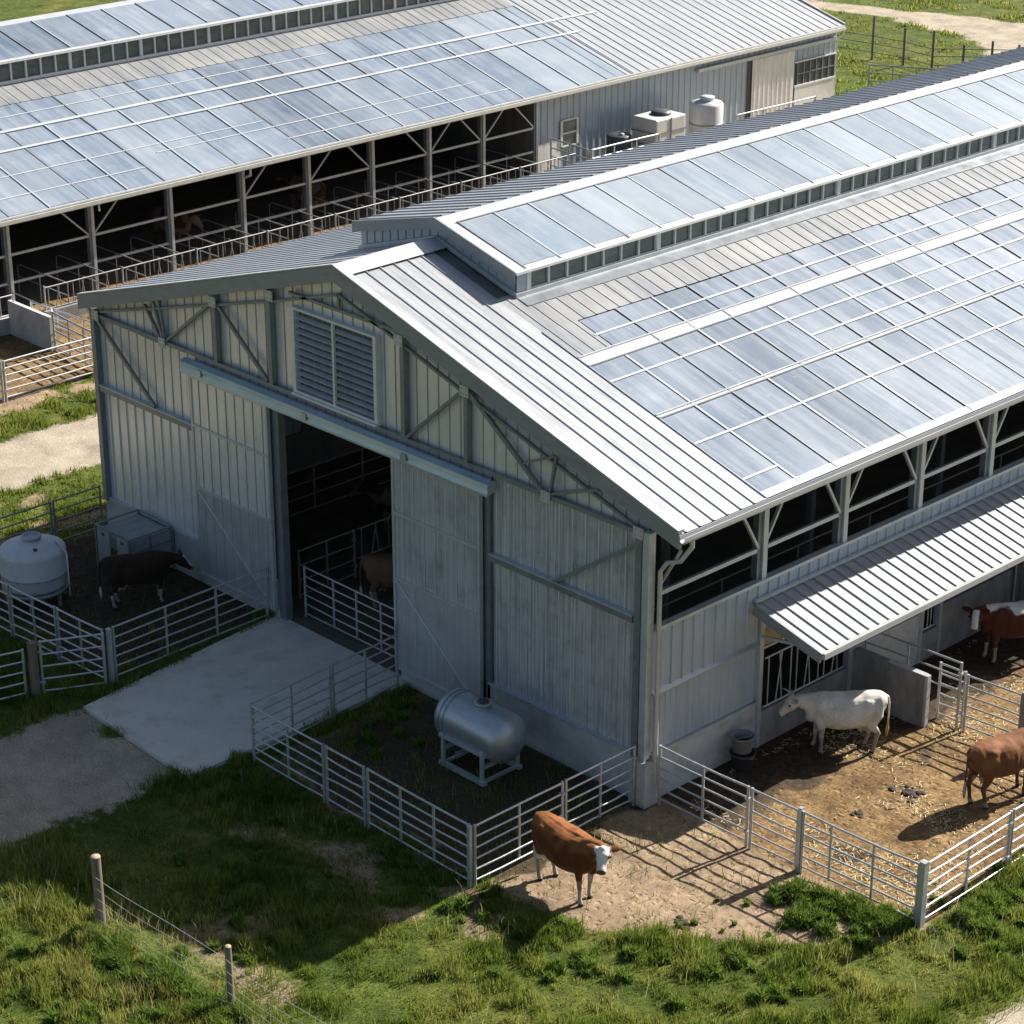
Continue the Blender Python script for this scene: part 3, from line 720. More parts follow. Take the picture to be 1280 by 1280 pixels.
# sliding doors
def sliding_door(x0, x1, zb, zt, rails, leafmat, label):
    y = -.22
    mb = MB(); mb.box((x0+.02, y, zb), (x1-.02, y+.05, zt))
    dr = mb.build('door', M['door_steel'], barn, label=label)
    zmid = rails[0]
    mb = MB(); mb.quad((x0+.06, y-.004, zmid), (x1-.06, y-.004, zmid), (x1-.06, y-.004, zt-.04), (x0+.06, y-.004, zt-.04)); mb.build('translucent_sheet', leafmat, dr)
    mb = MB()
    x = x0+.34
    while x < x1-.1:
        mb.bar((x, y-.010, zmid), (x, y-.010, zt-.05), .02, .02, (0, 1, 0)); mb.bar((x, y-.004, zb+.05), (x, y-.004, zmid), .012, .012, (0, 1, 0)); x += .34
    mb.build('sheet_ribs', M['seam'] if leafmat is M['poly_wall'] else M['clad_seam'], dr)
    f = MB()
    for xx in (x0+.03, x1-.03): f.box((xx-.035, y-.03, zb), (xx+.035, y+.07, zt))
    for zz in (zb+.03, zt-.03): f.box((x0+.065, y-.03, zz-.03), (x1-.065, y+.07, zz+.03))
    f.build('frame', M['lightsteel'], dr)
    for zz in rails:
        f = MB(); f.box((x0+.065, y-.035, zz-.035), (x1-.065, y-.004, zz+.035)); f.build('rail', M['lightsteel'], dr)
    f = MB(); f.bar((x0+.07, y-.018, zmid-.05), (x1-.12, y-.018, zb+.08), .02, .05); f.build('brace', M['seam'], dr)
    f = MB(); hx = x1-.1 if x1 < -10 else x0+.1
    f.tube([(hx, y-.03, 1.25), (hx, y-.08, 1.28), (hx, y-.08, 1.52), (hx, y-.03, 1.55)], .013, 6); f.build('handle', M['truss'], dr)
    return dr
sliding_door(-14.66, -11.75, .30, 5.48, (2.62, 4.22), M['clad'], 'left sliding door, pulled open')
sliding_door(-7.45, -4.68, .40, 5.55, (2.64, 4.22), M['poly_wall'], 'right sliding door of translucent sheet')
# door track: box with hooded profile
mb = MB()
prof = [(-.10, 5.82), (-.22, 5.86), (-.34, 5.80), (-.36, 5.70), (-.33, 5.68), (-.36, 5.58), (-.36, 5.53), (-.32, 5.53), (-.32, 5.57), (-.10, 5.60)]
xa, xb = -14.85, -4.32; n = len(prof)
mb.add([(xa, p[0], p[1]) for p in prof]+[(xb, p[0], p[1]) for p in prof], [(i, n+i, n+(i+1) % n, (i+1) % n) for i in range(n)]+[tuple(range(n)), tuple(range(2*n-1, n-1, -1))])
trk = mb.build('door_track', M['track'], barn)
for x in (-14.1, -10.25, -6.9):
    mb = MB(); mb.box((x-.09, -.385, 5.60), (x+.09, -.365, 5.76)); mb.build('bracket', M['track'], trk)
# louvre vent
lv0, lv1, lz0, lz1 = -10.78, -8.02, 6.12, 8.02
mb = MB(); mb.quad((lv0, -.006, lz0), (lv1, -.006, lz0), (lv1, -.006, lz1), (lv0, -.006, lz1))
lou = mb.build('louvre_vent', M['interior'], barn)
f = MB()
for x in (lv0, lv1): f.box((x-.05, -.16, lz0), (x+.05, -.004, lz1))
for z in (lz0-.025, lz1+.025): f.box((lv0-.05, -.16, z-.025), (lv1+.05, -.004, z+.025))
f.box(((lv0+lv1)/2-.03, -.165, lz0), ((lv0+lv1)/2+.03, -.10, lz1)); f.build('frame', M['white_frame'], lou)
f = MB(); f.box((lv0-.05, -.22, lz0-.10), (lv1+.05, -.004, lz0-.055)); f.build('sill', M['white_frame'], lou)
for k in range(11):
    z = lz0+.1+k*(lz1-lz0-.1)/11
    for xa, xb in ((lv0+.06, (lv0+lv1)/2-.035), ((lv0+lv1)/2+.035, lv1-.06)):
        mb = MB(); mb.add([(xa, -.145, z-.02), (xb, -.145, z-.02), (xb, -.05, z+.028), (xa, -.05, z+.028), (xa, -.14, z-.04), (xb, -.14, z-.04), (xb, -.05, z+.012), (xa, -.05, z+.012)],
                          [(0,1,2,3),(7,6,5,4),(0,4,5,1),(1,5,6,2),(3,2,6,7),(0,3,7,4)])
        mb.build('slat', M['louvre'], lou)

# clerestory
cl = None
mb = MB()
CE = 9.17; CRZ = 9.84; cs = (CRZ-CE)/(CLX1+.09-RX); csl = (CRZ-CE)/(RX-(CLX0-.12))
crz = lambda x: CRZ-cs*(x-RX) if x >= RX else CRZ-csl*(RX-x)
# front gable of the clerestory with hand-placed steps following the roof
pts = [(CLX0, rz(CLX0)-.05), (RX, RZ-.02), (CLX1, rz(CLX1)-.05), (CLX1, crz(CLX1)-.08), (RX, CRZ-.08), (CLX0, crz(CLX0)-.08)]
mb.add([(p[0], CLY, p[1]) for p in pts], [(0, 1, 4, 5), (1, 2, 3, 4)])
mb.cur = 1; x = CLX0+.2
while x < CLX1-.05:
    zb = rz(x)+.01; zt = crz(x)-.10
    if zt > zb+.05: mb.box((x-.012, CLY-.018, zb), (x+.012, CLY-.001, zt))
    x += .27
cle = mb.build('clerestory', [M['clad_side'], M['clad_seam']], barn)
mb = MB()
for p, q in ((0, 1), (1, 2)):
    a_, b_ = pts[p], pts[q]
    mb.bar((a_[0], CLY-.05, rz(a_[0])+.05), (b_[0], CLY-.05, rz(b_[0])+.05), .1, .1)
mb.bar((CLX1+.04, CLY-.08, rz(CLX1)+.03), (CLX1+.04, Y1, rz(CLX1)+.03), .10, .10)
mb.build('flashing', M['lightsteel'], cle)
mb = MB(); fx2 = CLX1+.42; mb.quad((CLX1+.09, CLY-.05, rz(CLX1+.09)+.02), (fx2, CLY-.05, rz(fx2)+.02), (fx2, Y1, rz(fx2)+.02), (CLX1+.09, Y1, rz(CLX1+.09)+.02)); mb.build('painted_shadow_strip', M['shadow_band'], cle)  # dark strip that paints a shadow band on the roof below the clerestory
# side walls (left solid, right sill)
mb = MB(); mb.quad((CLX0, Y1, rz(CLX0)), (CLX0, CLY, rz(CLX0)), (CLX0, CLY, crz(CLX0)-.05), (CLX0, Y1, crz(CLX0)-.05))
mb.quad((CLX1-.1, CLY, rz(CLX1-.1)), (CLX1-.1, Y1, rz(CLX1-.1)), (CLX1-.1, Y1, CE-.03), (CLX1-.1, CLY, CE-.03)); mb.build('side_wall', M['interior'], cle)
# window strip, one pane assembly per bay
wz0, wz1 = rz(CLX1)+.09, CE-.045
mb = MB(); mb.box((CLX1-.03, CLY+.0, wz0-.02), (CLX1+.02, CLY+.34, wz1+.06)); mb.build('corner_panel', M['clad_side'], cle)
posts = [3.16] + [7.30+3.26*i for i in range(11)]
for i in range(len(posts)-1):
    ya, yb = posts[i]+.06, posts[i+1]-.06
    if ya > Y1: break
    npn = 7 if i == 0 else 6
    mb = MB(); mb.quad((CLX1-.04, ya, wz0), (CLX1-.04, yb, wz0), (CLX1-.04, yb, wz1), (CLX1-.04, ya, wz1)); wn = mb.build('window', M['glass_dark'], cle)
    f = MB()
    for k in range(npn+1):
        y = ya+(yb-ya)*k/npn; f.box((CLX1-.05, y-.025, wz0), (CLX1+.015, y+.025, wz1))
    f.box((CLX1-.03, ya, wz0-.01), (CLX1+.01, yb, wz0+.012)); f.box((CLX1-.03, ya, wz1-.012), (CLX1+.01, yb, wz1+.001))
    f.build('frame', M['white_frame'], wn)
for y in posts:
    if y < Y1:
        mb = MB(); mb.box((CLX1-.06, y-.055, wz0-.05), (CLX1+.03, y+.055, wz1+.02)); mb.build('mullion_post', M['white_frame'], cle)
mb = MB(); mb.box((CLX1-.05, CLY+.34, wz1), (CLX1+.03, Y1, wz1+.03)); mb.build('window_head', M['white_frame'], cle)
# clerestory roof
mb = MB(); cx1 = CLX1+.09; cx0 = CLX0-.14; cy0 = CLY-.12
for xa, xb in ((RX, cx1), (cx0, RX)):
    vs = [(xa,cy0,crz(xa)-.06),(xb,cy0,crz(xb)-.06),(xb,Y1,crz(xb)-.06),(xa,Y1,crz(xa)-.06),(xa,cy0,crz(xa)),(xb,cy0,crz(xb)),(xb,Y1,crz(xb)),(xa,Y1,crz(xa))]
    mb.add(vs, [(0,3,2,1),(4,5,6,7),(0,1,5,4),(1,2,6,5),(2,3,7,6),(3,0,4,7)])
crf = mb.build('clerestory_roof', M['ridge_metal'], barn)
for xa, xb, s in ((RX, cx1, 1), (RX, cx0, -1)):
    mb = MB(); yy = cy0
    vs = [(xa, yy-.04, crz(xa)+.03), (xb, yy-.04, crz(xb)+.03), (xb, yy-.04, crz(xb)-.24), (xa, yy-.04, crz(xa)-.24), (xa, yy-.001, crz(xa)+.03), (xb, yy-.001, crz(xb)+.03), (xb, yy-.001, crz(xb)-.24), (xa, yy-.001, crz(xa)-.24)]
    fs = [(0,1,2,3),(7,6,5,4),(0,4,5,1),(1,5,6,2),(2,6,7,3),(3,7,4,0)]
    if s < 0: fs = [f[::-1] for f in fs]
    mb.add(vs, fs); mb.build('rake_fascia', M['fascia'], crf)
mb = MB(); ribbed(mb, (RX, cy0, CRZ+.008), (0, 1, 0), Vector((-1, 0, -csl)), Vector((-csl, 0, 1)), Y1-cy0, (RX-cx0)*math.sqrt(1+csl*csl), .4, .07, .03, .2); mb.build('metal_sheeting', M['roof_metal'], crf)
mb = MB(); mb.bar((cx1+.025, cy0, crz(cx1)-.03), (cx1+.025, Y1, crz(cx1)-.03), .045, .06); mb.build('gutter', M['white_frame'], crf)
nC = Vector((cs, 0, 1)).normalized()
pc = [3.05]
while pc[-1] < Y1-1.2: pc.append(pc[-1]+1.085)
px0, px1 = RX+.42, cx1-.16
for i in range(len(pc)-1):
    mb = MB(); y0, y1 = pc[i]+.025, pc[i+1]-.025
    dz = RNG.uniform(.004, .012, 4)
    mb.quad((px0, y0, crz(px0)+dz[0]), (px1, y0, crz(px1)+dz[1]), (px1, y1, crz(px1)+dz[2]), (px0, y1, crz(px0)+dz[3])); mb.build('light_sheet', M['panel_clear'], crf)
for i, y in enumerate(pc):
    dark = i % 3 == 0
    mb = MB(); mb.bar((px0-.05, y, crz(px0-.05)+.015), (px1+.12, y, crz(px1+.12)+.008), .04, .02, nC); mb.build('glazing_bar', M['glazebar'] if dark else M['glazebar_light'], crf)
mb = MB(); mb.bar((px0-.04, 3.0, crz(px0-.04)+.02), (px0-.04, Y1, crz(px0-.04)+.02), .03, .03, nC); mb.build('ridge_flashing_edge', M['glazebar'], crf)

# right side wall ----------------------------------------------------------
sw_cap = 3.92
mb = MB(); ribbed(mb, (.0, .06, 2.50), (0, 1, 0), (0, 0, 1), (1, 0, 0), 3.3, 1.38, .33, .06, .03, .25); 
sdw = mb.build('side_wall', M['clad_side'], barn)
mb = MB(); ribbed(mb, (.0, 3.36, 3.40), (0, 1, 0), (0, 0, 1), (1, 0, 0), 40, .48, .33, .06, .03, .25); mb.build('ribbed_strip', M['clad_side'], sdw)
mb = MB(); ribbed(mb, (.0, .06, 1.10), (0, 1, 0), (0, 0, 1), (1, 0, 0), 3.3, 1.34, .17, .05, .018, .1); mb.build('lower_sheet', M['clad_side'], sdw)
mb = MB(); mb.box((-.05, .0, 1.05), (-.02, 3.36, 3.9)); mb.box((-.05, 3.36, 2.35), (-.02, Y1, 3.9)); mb.build('wall_lining', M['interior'], sdw)
mb = MB(); mb.box((-.06, .05, sw_cap-.04), (.10, 44, sw_cap+.03)); mb.build('wall_cap', M['lightsteel'], sdw)
mb = MB(); mb.add([(.0, .06, 2.52), (.09, .06, 2.45), (.09, 3.36, 2.45), (.0, 3.36, 2.52), (.0, .06, 2.44), (.085, .06, 2.42), (.085, 3.36, 2.42), (.0, 3.36, 2.44)], [(0,1,2,3),(1,5,6,2),(5,4,7,6),(0,4,5,1),(3,2,6,7)]); mb.build('drip_flashing', M['ridge_metal'], sdw)
mb = MB(); mb.box((.0, .06, 1.03), (.07, 3.36, 1.09)); mb.build('base_flashing', M['lightsteel'], sdw)
mb = MB(); mb.box((-.04, .19, -.1), (.04, 3.36, 1.02)); mb.build('plinth', M['concrete'], barn)
# columns with side faces and braces
cols = [3.30+2.65*i for i in range(15)]
for y in cols:
    mb = MB(); mb.box((-.16, y-.10, sw_cap+.03), (-.0, y+.14, 6.08)); c_ = mb.build('column', M['truss'], barn)
    mb = MB(); mb.box((.002, y+.02, sw_cap+.03), (.05, y+.16, 6.05)); mb.build('flange', M['lightsteel'], c_)
for i, y in enumerate([.1]+cols[:-1]):
    y2 = cols[i]
    mb = MB(); mb.bar((-.04, y+.14, 4.62), (-.04, y2-.1, 4.62), .07, .09); mb.build('side_rail', M['lightsteel'], barn)
    mb = MB(); mb.bar((-.03, y+.12, 4.66), (-.03, y+.95, 6.0), .06, .07, (1, 0, 0)); 
    if i > 0: mb.build('knee_brace', M['lightsteel'], barn)
    mb = MB(); mb.bar((-.03, y2-.06, 4.66), (-.03, y2-.85, 5.95), .06, .07, (1, 0, 0))
    if i < 6: mb.build('knee_brace', M['lightsteel'], barn)
mb = MB(); mb.bar((-.03, .22, 4.75), (.55, .22, 5.75), .05, .05); mb.build('knee_brace', M['lightsteel'], barn)
mb = MB(); mb.bar((-.05, 0, 6.02), (-.05, Y1, 6.02), .12, .12); mb.build('eave_beam', M['lightsteel'], barn)
# lower wall below the canopy
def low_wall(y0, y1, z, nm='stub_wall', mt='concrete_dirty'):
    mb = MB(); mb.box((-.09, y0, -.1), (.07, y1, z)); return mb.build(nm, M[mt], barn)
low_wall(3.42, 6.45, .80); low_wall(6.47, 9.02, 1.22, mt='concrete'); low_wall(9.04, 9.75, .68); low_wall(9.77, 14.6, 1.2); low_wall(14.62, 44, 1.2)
mb = MB(); ribbed(mb, (.0, 6.47, 1.25), (0, 1, 0), (0, 0, 1), (1, 0, 0), 2.55, 1.6, .16, .05, .02, .1); mb.build('ribbed_wall_sheet', M['clad_side'], barn)
mb = MB(); mb.box((.0, 6.47, 1.221), (.08, 9.02, 1.25)); mb.build('base_flashing', M['lightsteel'], barn)
mb = MB(); mb.box((-.04, 3.42, 2.34), (.03, 6.45, 2.78)); mb.build('header_board', M['yellow'], barn)
mb = MB(); mb.box((-.04, 3.42, 2.782), (.03, 6.45, 3.40)); mb.box((-.04, 6.47, 2.86), (-.03, 44, 3.40)); mb.build('upper_lining', M['clad_side'], barn)
mb = MB(); mb.box((-.05, 3.42, 2.28), (.06, 6.45, 2.335)); mb.build('header_rail', M['lightsteel'], barn)
for y in (3.39, 6.46, 9.03, 9.76, 14.6):
    mb = MB(); mb.box((-.08, y-.06, -.05), (.085, y+.06, 3.35)); mb.build('wall_post', M['lightsteel'], barn)
# slanted head bars in the openings
def head_bars(y0, y1, z0, z1, x, mat, nm='head_barrier', par=barn, step=.33, slant=True):
    mb = MB()
    mb.tube([(x, y0, z1), (x, y1, z1)], .024, 6); mb.tube([(x, y0, z0+.02), (x, y1, z0+.02)], .022, 6)
    y = y0+.14; k = 0
    while y < y1-.1:
        lean = (0, .16, -.12, .0)[k % 4] if slant else 0
        mb.tube([(x, y, z0), (x, min(y1, max(y0, y+lean)), z1)], .017, 6); y += step*(.75 if k % 2 else 1.0); k += 1
    return mb.build(nm, mat, par)
head_bars(3.6, 6.35, .82, 2.0, .0, M['lightsteel'], step=.27); head_bars(9.1, 9.7, .70, 2.6, -.02, M['lightsteel'], step=.16, slant=False)
head_bars(9.85, 14.5, 1.22, 2.5, .0, M['lightsteel'], step=.24); head_bars(14.7, 24, 1.22, 2.5, .0, M['lightsteel'], step=.24)
# canopy roof over the feed openings
KX0, KZ0, KX1, KZ1, KY0 = .03, 3.46, 1.86, 2.98, 3.12
ks = (KZ0-KZ1)/(KX1-KX0)
mb = MB(); vK = Vector((1, 0, -ks)).normalized(); nK = Vector((ks, 0, 1)).normalized()
mb.add([(KX0,KY0,KZ0-.02),(KX1,KY0,KZ1-.02),(KX1,Y1,KZ1-.02),(KX0,Y1,KZ0-.02),(KX0,KY0,KZ0-.05),(KX1,KY0,KZ1-.05),(KX1,Y1,KZ1-.05),(KX0,Y1,KZ0-.05)], [(4,7,6,5),(0,1,2,3),(0,4,5,1)])
can = mb.build('canopy', M['clad_side'], barn)
mb = MB(); ribbed(mb, (KX0, KY0, KZ0), (0, 1, 0), vK, nK, Y1-KY0, (KX1-KX0)/vK.x, .335, .06, .032, .2); mb.build('metal_sheeting', M['roof_metal'], can)
mb = MB(); mb.bar((KX1+.05, KY0-.02, KZ1-.06), (KX1+.05, Y1, KZ1-.06), .10, .13); mb.build('gutter', M['ridge_metal'], can)
mb = MB(); mb.bar((KX0+.03, KY0-.03, KZ0-.11), (KX1+.02, KY0-.03, KZ1-.11), .05, .24); mb.build('end_fascia', M['fascia'], can)
mb = MB(); mb.bar((KX0+.03, KY0, KZ0+.05), (KX0+.03, Y1, KZ0+.05), .08, .07); mb.build('wall_flashing', M['lightsteel'], can)
for y in (3.4, 6.46, 9.1, 11.75, 14.4, 17.05):
    mb = MB(); mb.bar((.06, y, 2.6), (KX1-.2, y, KZ1-.10), .05, .06); mb.build('bracket_arm', M['lightsteel'], can)
# interior: left wall with a few openings, back wall, inner posts
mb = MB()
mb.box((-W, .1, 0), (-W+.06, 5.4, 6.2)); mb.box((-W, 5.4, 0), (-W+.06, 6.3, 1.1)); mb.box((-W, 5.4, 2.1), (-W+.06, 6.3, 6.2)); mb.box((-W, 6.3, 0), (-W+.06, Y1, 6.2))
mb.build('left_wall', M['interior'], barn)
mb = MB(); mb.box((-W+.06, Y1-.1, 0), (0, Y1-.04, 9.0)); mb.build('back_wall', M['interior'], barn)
mb = MB(); ribbed(mb, (-W-.01, Y1, 0), (0, -1, 0), (0, 0, 1), (-1, 0, 0), Y1-.05, 6.2, .36, .08, .03, .2); mb.build('outer_left_sheet', M['clad_side'], barn)
for y in (5.95, 11.25, 16.55, 21.85):
    for x in (-5.0, -13.4):
        mb = MB(); mb.box((x-.08, y-.08, .05), (x+.08, y+.08, rz(x)-.2)); mb.build('inner_column', M['truss'], barn)

# ------------------------------------------------------------------ rail panels
def rail_panel(label, p0, p1, h=1.35, nr=6, ups=(.5,), group=None, mat='galv', r=.021, z0=.14, name='rail_fence', cat='fence', thick_ends=(1, 1), top=None, base=0.0):
    p0 = Vector((p0[0], p0[1], base)); p1 = Vector((p1[0], p1[1], base))
    t = thing(name, label, cat, p0, group)
    d = p1-p0; L = d.length; u = d/L
    m = M[mat]
    for k in range(nr):
        z = z0+(h-z0)*k/(nr-1)
        mb = MB(); sag = -.006*RNG.uniform(-.3, 1)
        bw = Vector((-u.y, u.x, 0))*RNG.normal(0, .012); mb.tube([p0+V(0, 0, z+RNG.normal(0, .006)), p0+u*L*.3+bw+V(0, 0, z+sag), p0+u*L*.7+bw*1.2+V(0, 0, z+sag*1.5), p1+V(0, 0, z+RNG.normal(0, .006))], r*(1.12 if k == nr-1 else 1), 8, False)
        mb.build('rail', m, t)
    for f, th in ((0, thick_ends[0]), (1, thick_ends[1])):
        mb = MB(); q = p0+u*L*f
        mb.tube([q+V(0, 0, -.02), q+V(0, 0, h+.03)], r*(1.5 if th else 1.1), 8); mb.build('end_upright', m, t)
    for f in ups:
        mb = MB(); q = p0+u*L*f; o_ = Vector((-u.y, u.x, 0))*(r*1.0)
        mb.bar(q+o_*0+V(0, 0, z0-.03), q+V(0, 0, h+.01), .03, .05, u); mb.build('upright', m, t)
    # hinge / latch lugs
    for z in (.35, h-.25):
        mb = MB(); q = p1-u*.0; mb.box((q.x-.045, q.y-.045, z-.025), (q.x+.045, q.y+.045, z+.025)); mb.build('lug', m, t)
    return t
def fence_post(label, p, h, w=.10, mat='galv', name='fence_post', group=None):
    t = MB(); t.box((p[0]-w/2, p[1]-w/2, -.1), (p[0]+w/2, p[1]+w/2, h)); t.box((p[0]-w/2-.008, p[1]-w/2-.008, h), (p[0]+w/2+.008, p[1]+w/2+.008, h+.02))
    o = t.build(name, M[mat]); 
    o.data.transform(Matrix.Translation((-p[0], -p[1], 0))); o.location = (p[0], p[1], 0)
    return tag(o, label, 'fence post', group)

gT = 'rail panels of the pen around the steel tank'
rail_panel('galvanised panel at the concrete apron corner, front of the steel tank pen', (-6.82, -4.76), (-4.52, -4.76), ups=(.5,), group=gT)
rail_panel('short galvanised panel in the middle of the tank pen front', (-4.42, -4.76), (-3.26, -4.76), ups=(), group=gT)
rail_panel('long galvanised panel of the tank pen front, nearest the brown cow', (-3.14, -4.76), (-.20, -4.76), ups=(.33, .66), group=gT)
rail_panel('galvanised panel running from the pen corner behind the white faced cow', (-.10, -4.70), (-.10, -2.34), ups=(.5,), group=gT)
rail_panel('galvanised panel joining the tank pen to the concrete corner pier', (-.10, -2.24), (-.10, -.28), ups=(.5,), group=gT)
rail_panel('galvanised panel along the apron edge, meeting the front corner', (-6.92, -4.70), (-7.08, -2.45), ups=(.5,), group=gT)
rail_panel('galvanised panel along the apron edge, meeting the right sliding door', (-7.09, -2.35), (-7.22, -.40), ups=(.5,), group=gT)
rail_panel('galvanised gate across the open barn doorway', (-11.42, .42), (-7.52, .42), ups=(.27, .48, .70), group='gates inside the open barn doorway', name='rail_gate', cat='gate')
gL = 'rail panels of the pen around the white tank'
rail_panel('galvanised gate between the black cow and the apron', (-11.88, -4.70), (-11.98, -.30), ups=(.33, .66), group=gL, name='rail_gate', cat='gate')
rail_panel('galvanised panel in front of the black cow, by the gate corner', (-11.95, -4.95), (-13.55, -5.05), ups=(.5,), group=gL)
rail_panel('galvanised panel in front of the white round tank', (-13.65, -5.06), (-15.3, -5.16), ups=(.5,), group=gL)
rail_panel('galvanised panel left of the white round tank, cut by the picture edge', (-15.4, -5.17), (-18.9, -5.3), ups=(.33, .66), group=gL)
rail_panel('dim backlit panel from the barn corner, behind the grey box', (-19.02, -.1), (-19.02, -1.5), ups=(), nr=5, mat='galv_old', group=gL, h=1.25)
rail_panel('dim backlit panel behind the white round tank', (-19.02, -1.6), (-19.02, -5.2), ups=(.45,), nr=5, mat='galv_old', group=gL, h=1.25)
rail_panel('short galvanised gate standing between the pen corner and the timber post', (-11.78, -5.05), (-12.4, -6.28), ups=(), nr=5, group='panels beside the drive', name='rail_gate', cat='gate')
rail_panel('galvanised panel beyond the square timber post at the picture edge', (-12.58, -6.62), (-13.4, -9.6), ups=(.5,), nr=5, group='panels beside the drive', h=1.2)
fence_post('weathered square timber post between the small gates beside the drive', (-12.49, -6.43), 1.35, .15, 'timber')
fence_post('grey steel post at the left pen corner by the apron', (-11.82, -4.86), 1.38, .09)
fence_post('grey steel post at the front corner of the tank pen', (-.14, -4.80), 1.36, .075)
gR = 'rail panels of the straw cattle pen'
rail_panel('galvanised panel fixed to the corner pier of the barn, front of straw pen', (.26, .10), (2.56, .14), ups=(.5,), group=gR)
rail_panel('short galvanised panel of the straw pen front between two posts', (2.66, .14), (3.80, .17), ups=(), group=gR)
rail_panel('long galvanised panel of the straw pen front casting its shadow on weeds', (3.92, .18), (6.58, .28), ups=(.25, .62), group=gR)
fence_post('tall grey post halfway along the front of the straw pen', (3.86, .17), 1.42, .08)
fence_post('thick grey corner post of the straw pen above the green grass', (6.67, .30), 1.42, .12)
ye = [.42, 3.15, 5.9, 8.7]
for i, lb in enumerate(('galvanised side panel of the straw pen, next to the thick corner post', 'galvanised side panel of the straw pen at the right picture edge', 'galvanised side panel of the straw pen beyond the picture edge')):
    rail_panel(lb, (6.67, ye[i]), (6.67, ye[i+1]-.1), ups=(.5,), group=gR)
rail_panel('upper rails mounted over the concrete partition', (.14, 6.92), (2.6, 7.02), ups=(.45,), nr=3, z0=.95, h=1.62, group=gR, base=0)
rail_panel('galvanised panel past the concrete partition between the two cattle bays', (1.98, 7.16), (2.62, 7.18), ups=(), group=gR, h=1.35)
rail_panel('galvanised panel behind the brown cow seen from the rear', (2.74, 7.1), (4.05, 7.2), ups=(), group=gR)
fence_post('dark grey post of the dividing fence behind the rear facing cow', (4.12, 7.2), 1.42, .11, 'galv_old')
rail_panel('galvanised panel of the dividing fence beyond the dark post', (4.2, 7.2), (6.55, 7.3), ups=(.5,), group=gR)
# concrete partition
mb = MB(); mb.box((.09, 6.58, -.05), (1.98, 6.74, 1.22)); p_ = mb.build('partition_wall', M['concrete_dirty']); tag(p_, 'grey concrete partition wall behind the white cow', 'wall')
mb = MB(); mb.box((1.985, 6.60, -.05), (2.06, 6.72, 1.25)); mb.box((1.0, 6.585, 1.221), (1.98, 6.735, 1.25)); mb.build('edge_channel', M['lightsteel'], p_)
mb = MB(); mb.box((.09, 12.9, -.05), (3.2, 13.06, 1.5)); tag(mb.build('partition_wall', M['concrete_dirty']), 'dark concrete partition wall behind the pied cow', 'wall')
rail_panel('thin rail mounted above the dark partition behind the pied cow', (.14, 12.6), (3.2, 12.7), ups=(), nr=2, z0=1.5, h=1.85, group=gR)

# inside the doorway
gI = 'inner fences seen through the doorway'
rail_panel('dim inner rail fence just inside the barn door', (-12.3, .95), (-12.3, 2.7), nr=4, ups=(.5,), mat='galv_old', group=gI, h=1.3)
t = thing('feed_barrier', 'dim slanted bar feed barrier deep inside the barn doorway', 'feed barrier', (-12.3, 2.8, 0), gI)
head_bars(2.8, 9.0, .5, 1.3, -12.3, M['galv_old'], 'bars', t, .32)
for i, (x, y0, y1) in enumerate(((-16.2, 3, 14), (-4.2, 1.5, 20))):
    rail_panel(('dim rail fence along the far inner aisle of the barn', 'dim rail fence inside the barn behind the open side bays')[i], (x, y0), (x, y1), nr=4, ups=(.15, .3, .45, .6, .75, .9), mat='galv_old', h=1.3, group='rail fences along the inner aisles')

# ------------------------------------------------------------------ pen equipment
def horizontal_tank():
    t = thing('steel_tank', 'horizontal grey steel tank on a welded stand beside the barn wall', 'tank', (-3.4, -1.45, 0))
    c = (-3.4, -1.45, .98); R = .55; hl = .80
    prof = [(0.001, -hl-.26), (R*.35, -hl-.245), (R*.65, -hl-.19), (R*.88, -hl-.10), (R*.985, -hl-.01), (R, -hl+.03)]
    prof = prof + [(R, -.4), (R, .0), (R, .4)] + [(r, -h) for r, h in prof[::-1]]
    mb = MB(); mb.lathe([(r, h) for r, h in prof], c, 'x', 48); body = mb.build('vessel', M['tank_steel'], t)
    for o in (-hl+.1, -hl+.22):
        mb = MB(); mb.lathe([(R+.001, o-.018), (R+.010, o-.014), (R+.010, o+.014), (R+.001, o+.018)], c, 'x', 48); mb.build('weld_band', M['truss'], body)
    lid = MB(); lid.lathe([(.16, -.05), (.16, .05), (.185, .06), (.185, .085), (.16, .09), (.001, .10)], (-3.25, -1.5, .98+R), 'z', 28); ld = lid.build('manhole', M['tank_steel'], t)
    mb = MB(); mb.lathe([(.13, .101), (.13, .106), (.001, .108)], (-3.25, -1.5, .98+R), 'z', 28); mb.build('lid', M['dark_plastic'], ld)
    x0, x1, y0, y1 = -3.98, -2.80, -1.97, -.95
    for x in (x0, x1):
        for y in (y0, y1):
            mb = MB(); mb.box((x-.035, y-.035, .0), (x+.035, y+.035, .80)); mb.build('leg', M['lightsteel'], t)
    mb = MB()
    for y in (y0, y1): mb.box((x0-.1, y-.05, .02), (x1+.1, y+.05, .11)); mb.box((x0-.1, y-.045, .68), (x1+.1, y+.045, .75))
    for x in (x0, x1): mb.box((x-.03, y0+.05, .03), (x+.03, y1-.05, .10)); mb.box((x-.04, y0+.05, .38), (x+.04, y1-.05, .45))
    mb.build('stand_frame', M['lightsteel'], t)
    mb = MB(); mb.tube([(-3.7, -1.45, .45), (-3.7, -1.45, .32), (-3.85, -1.75, .26)], .035, 10); mb.build('outlet_pipe', M['truss'], t)
horizontal_tank()
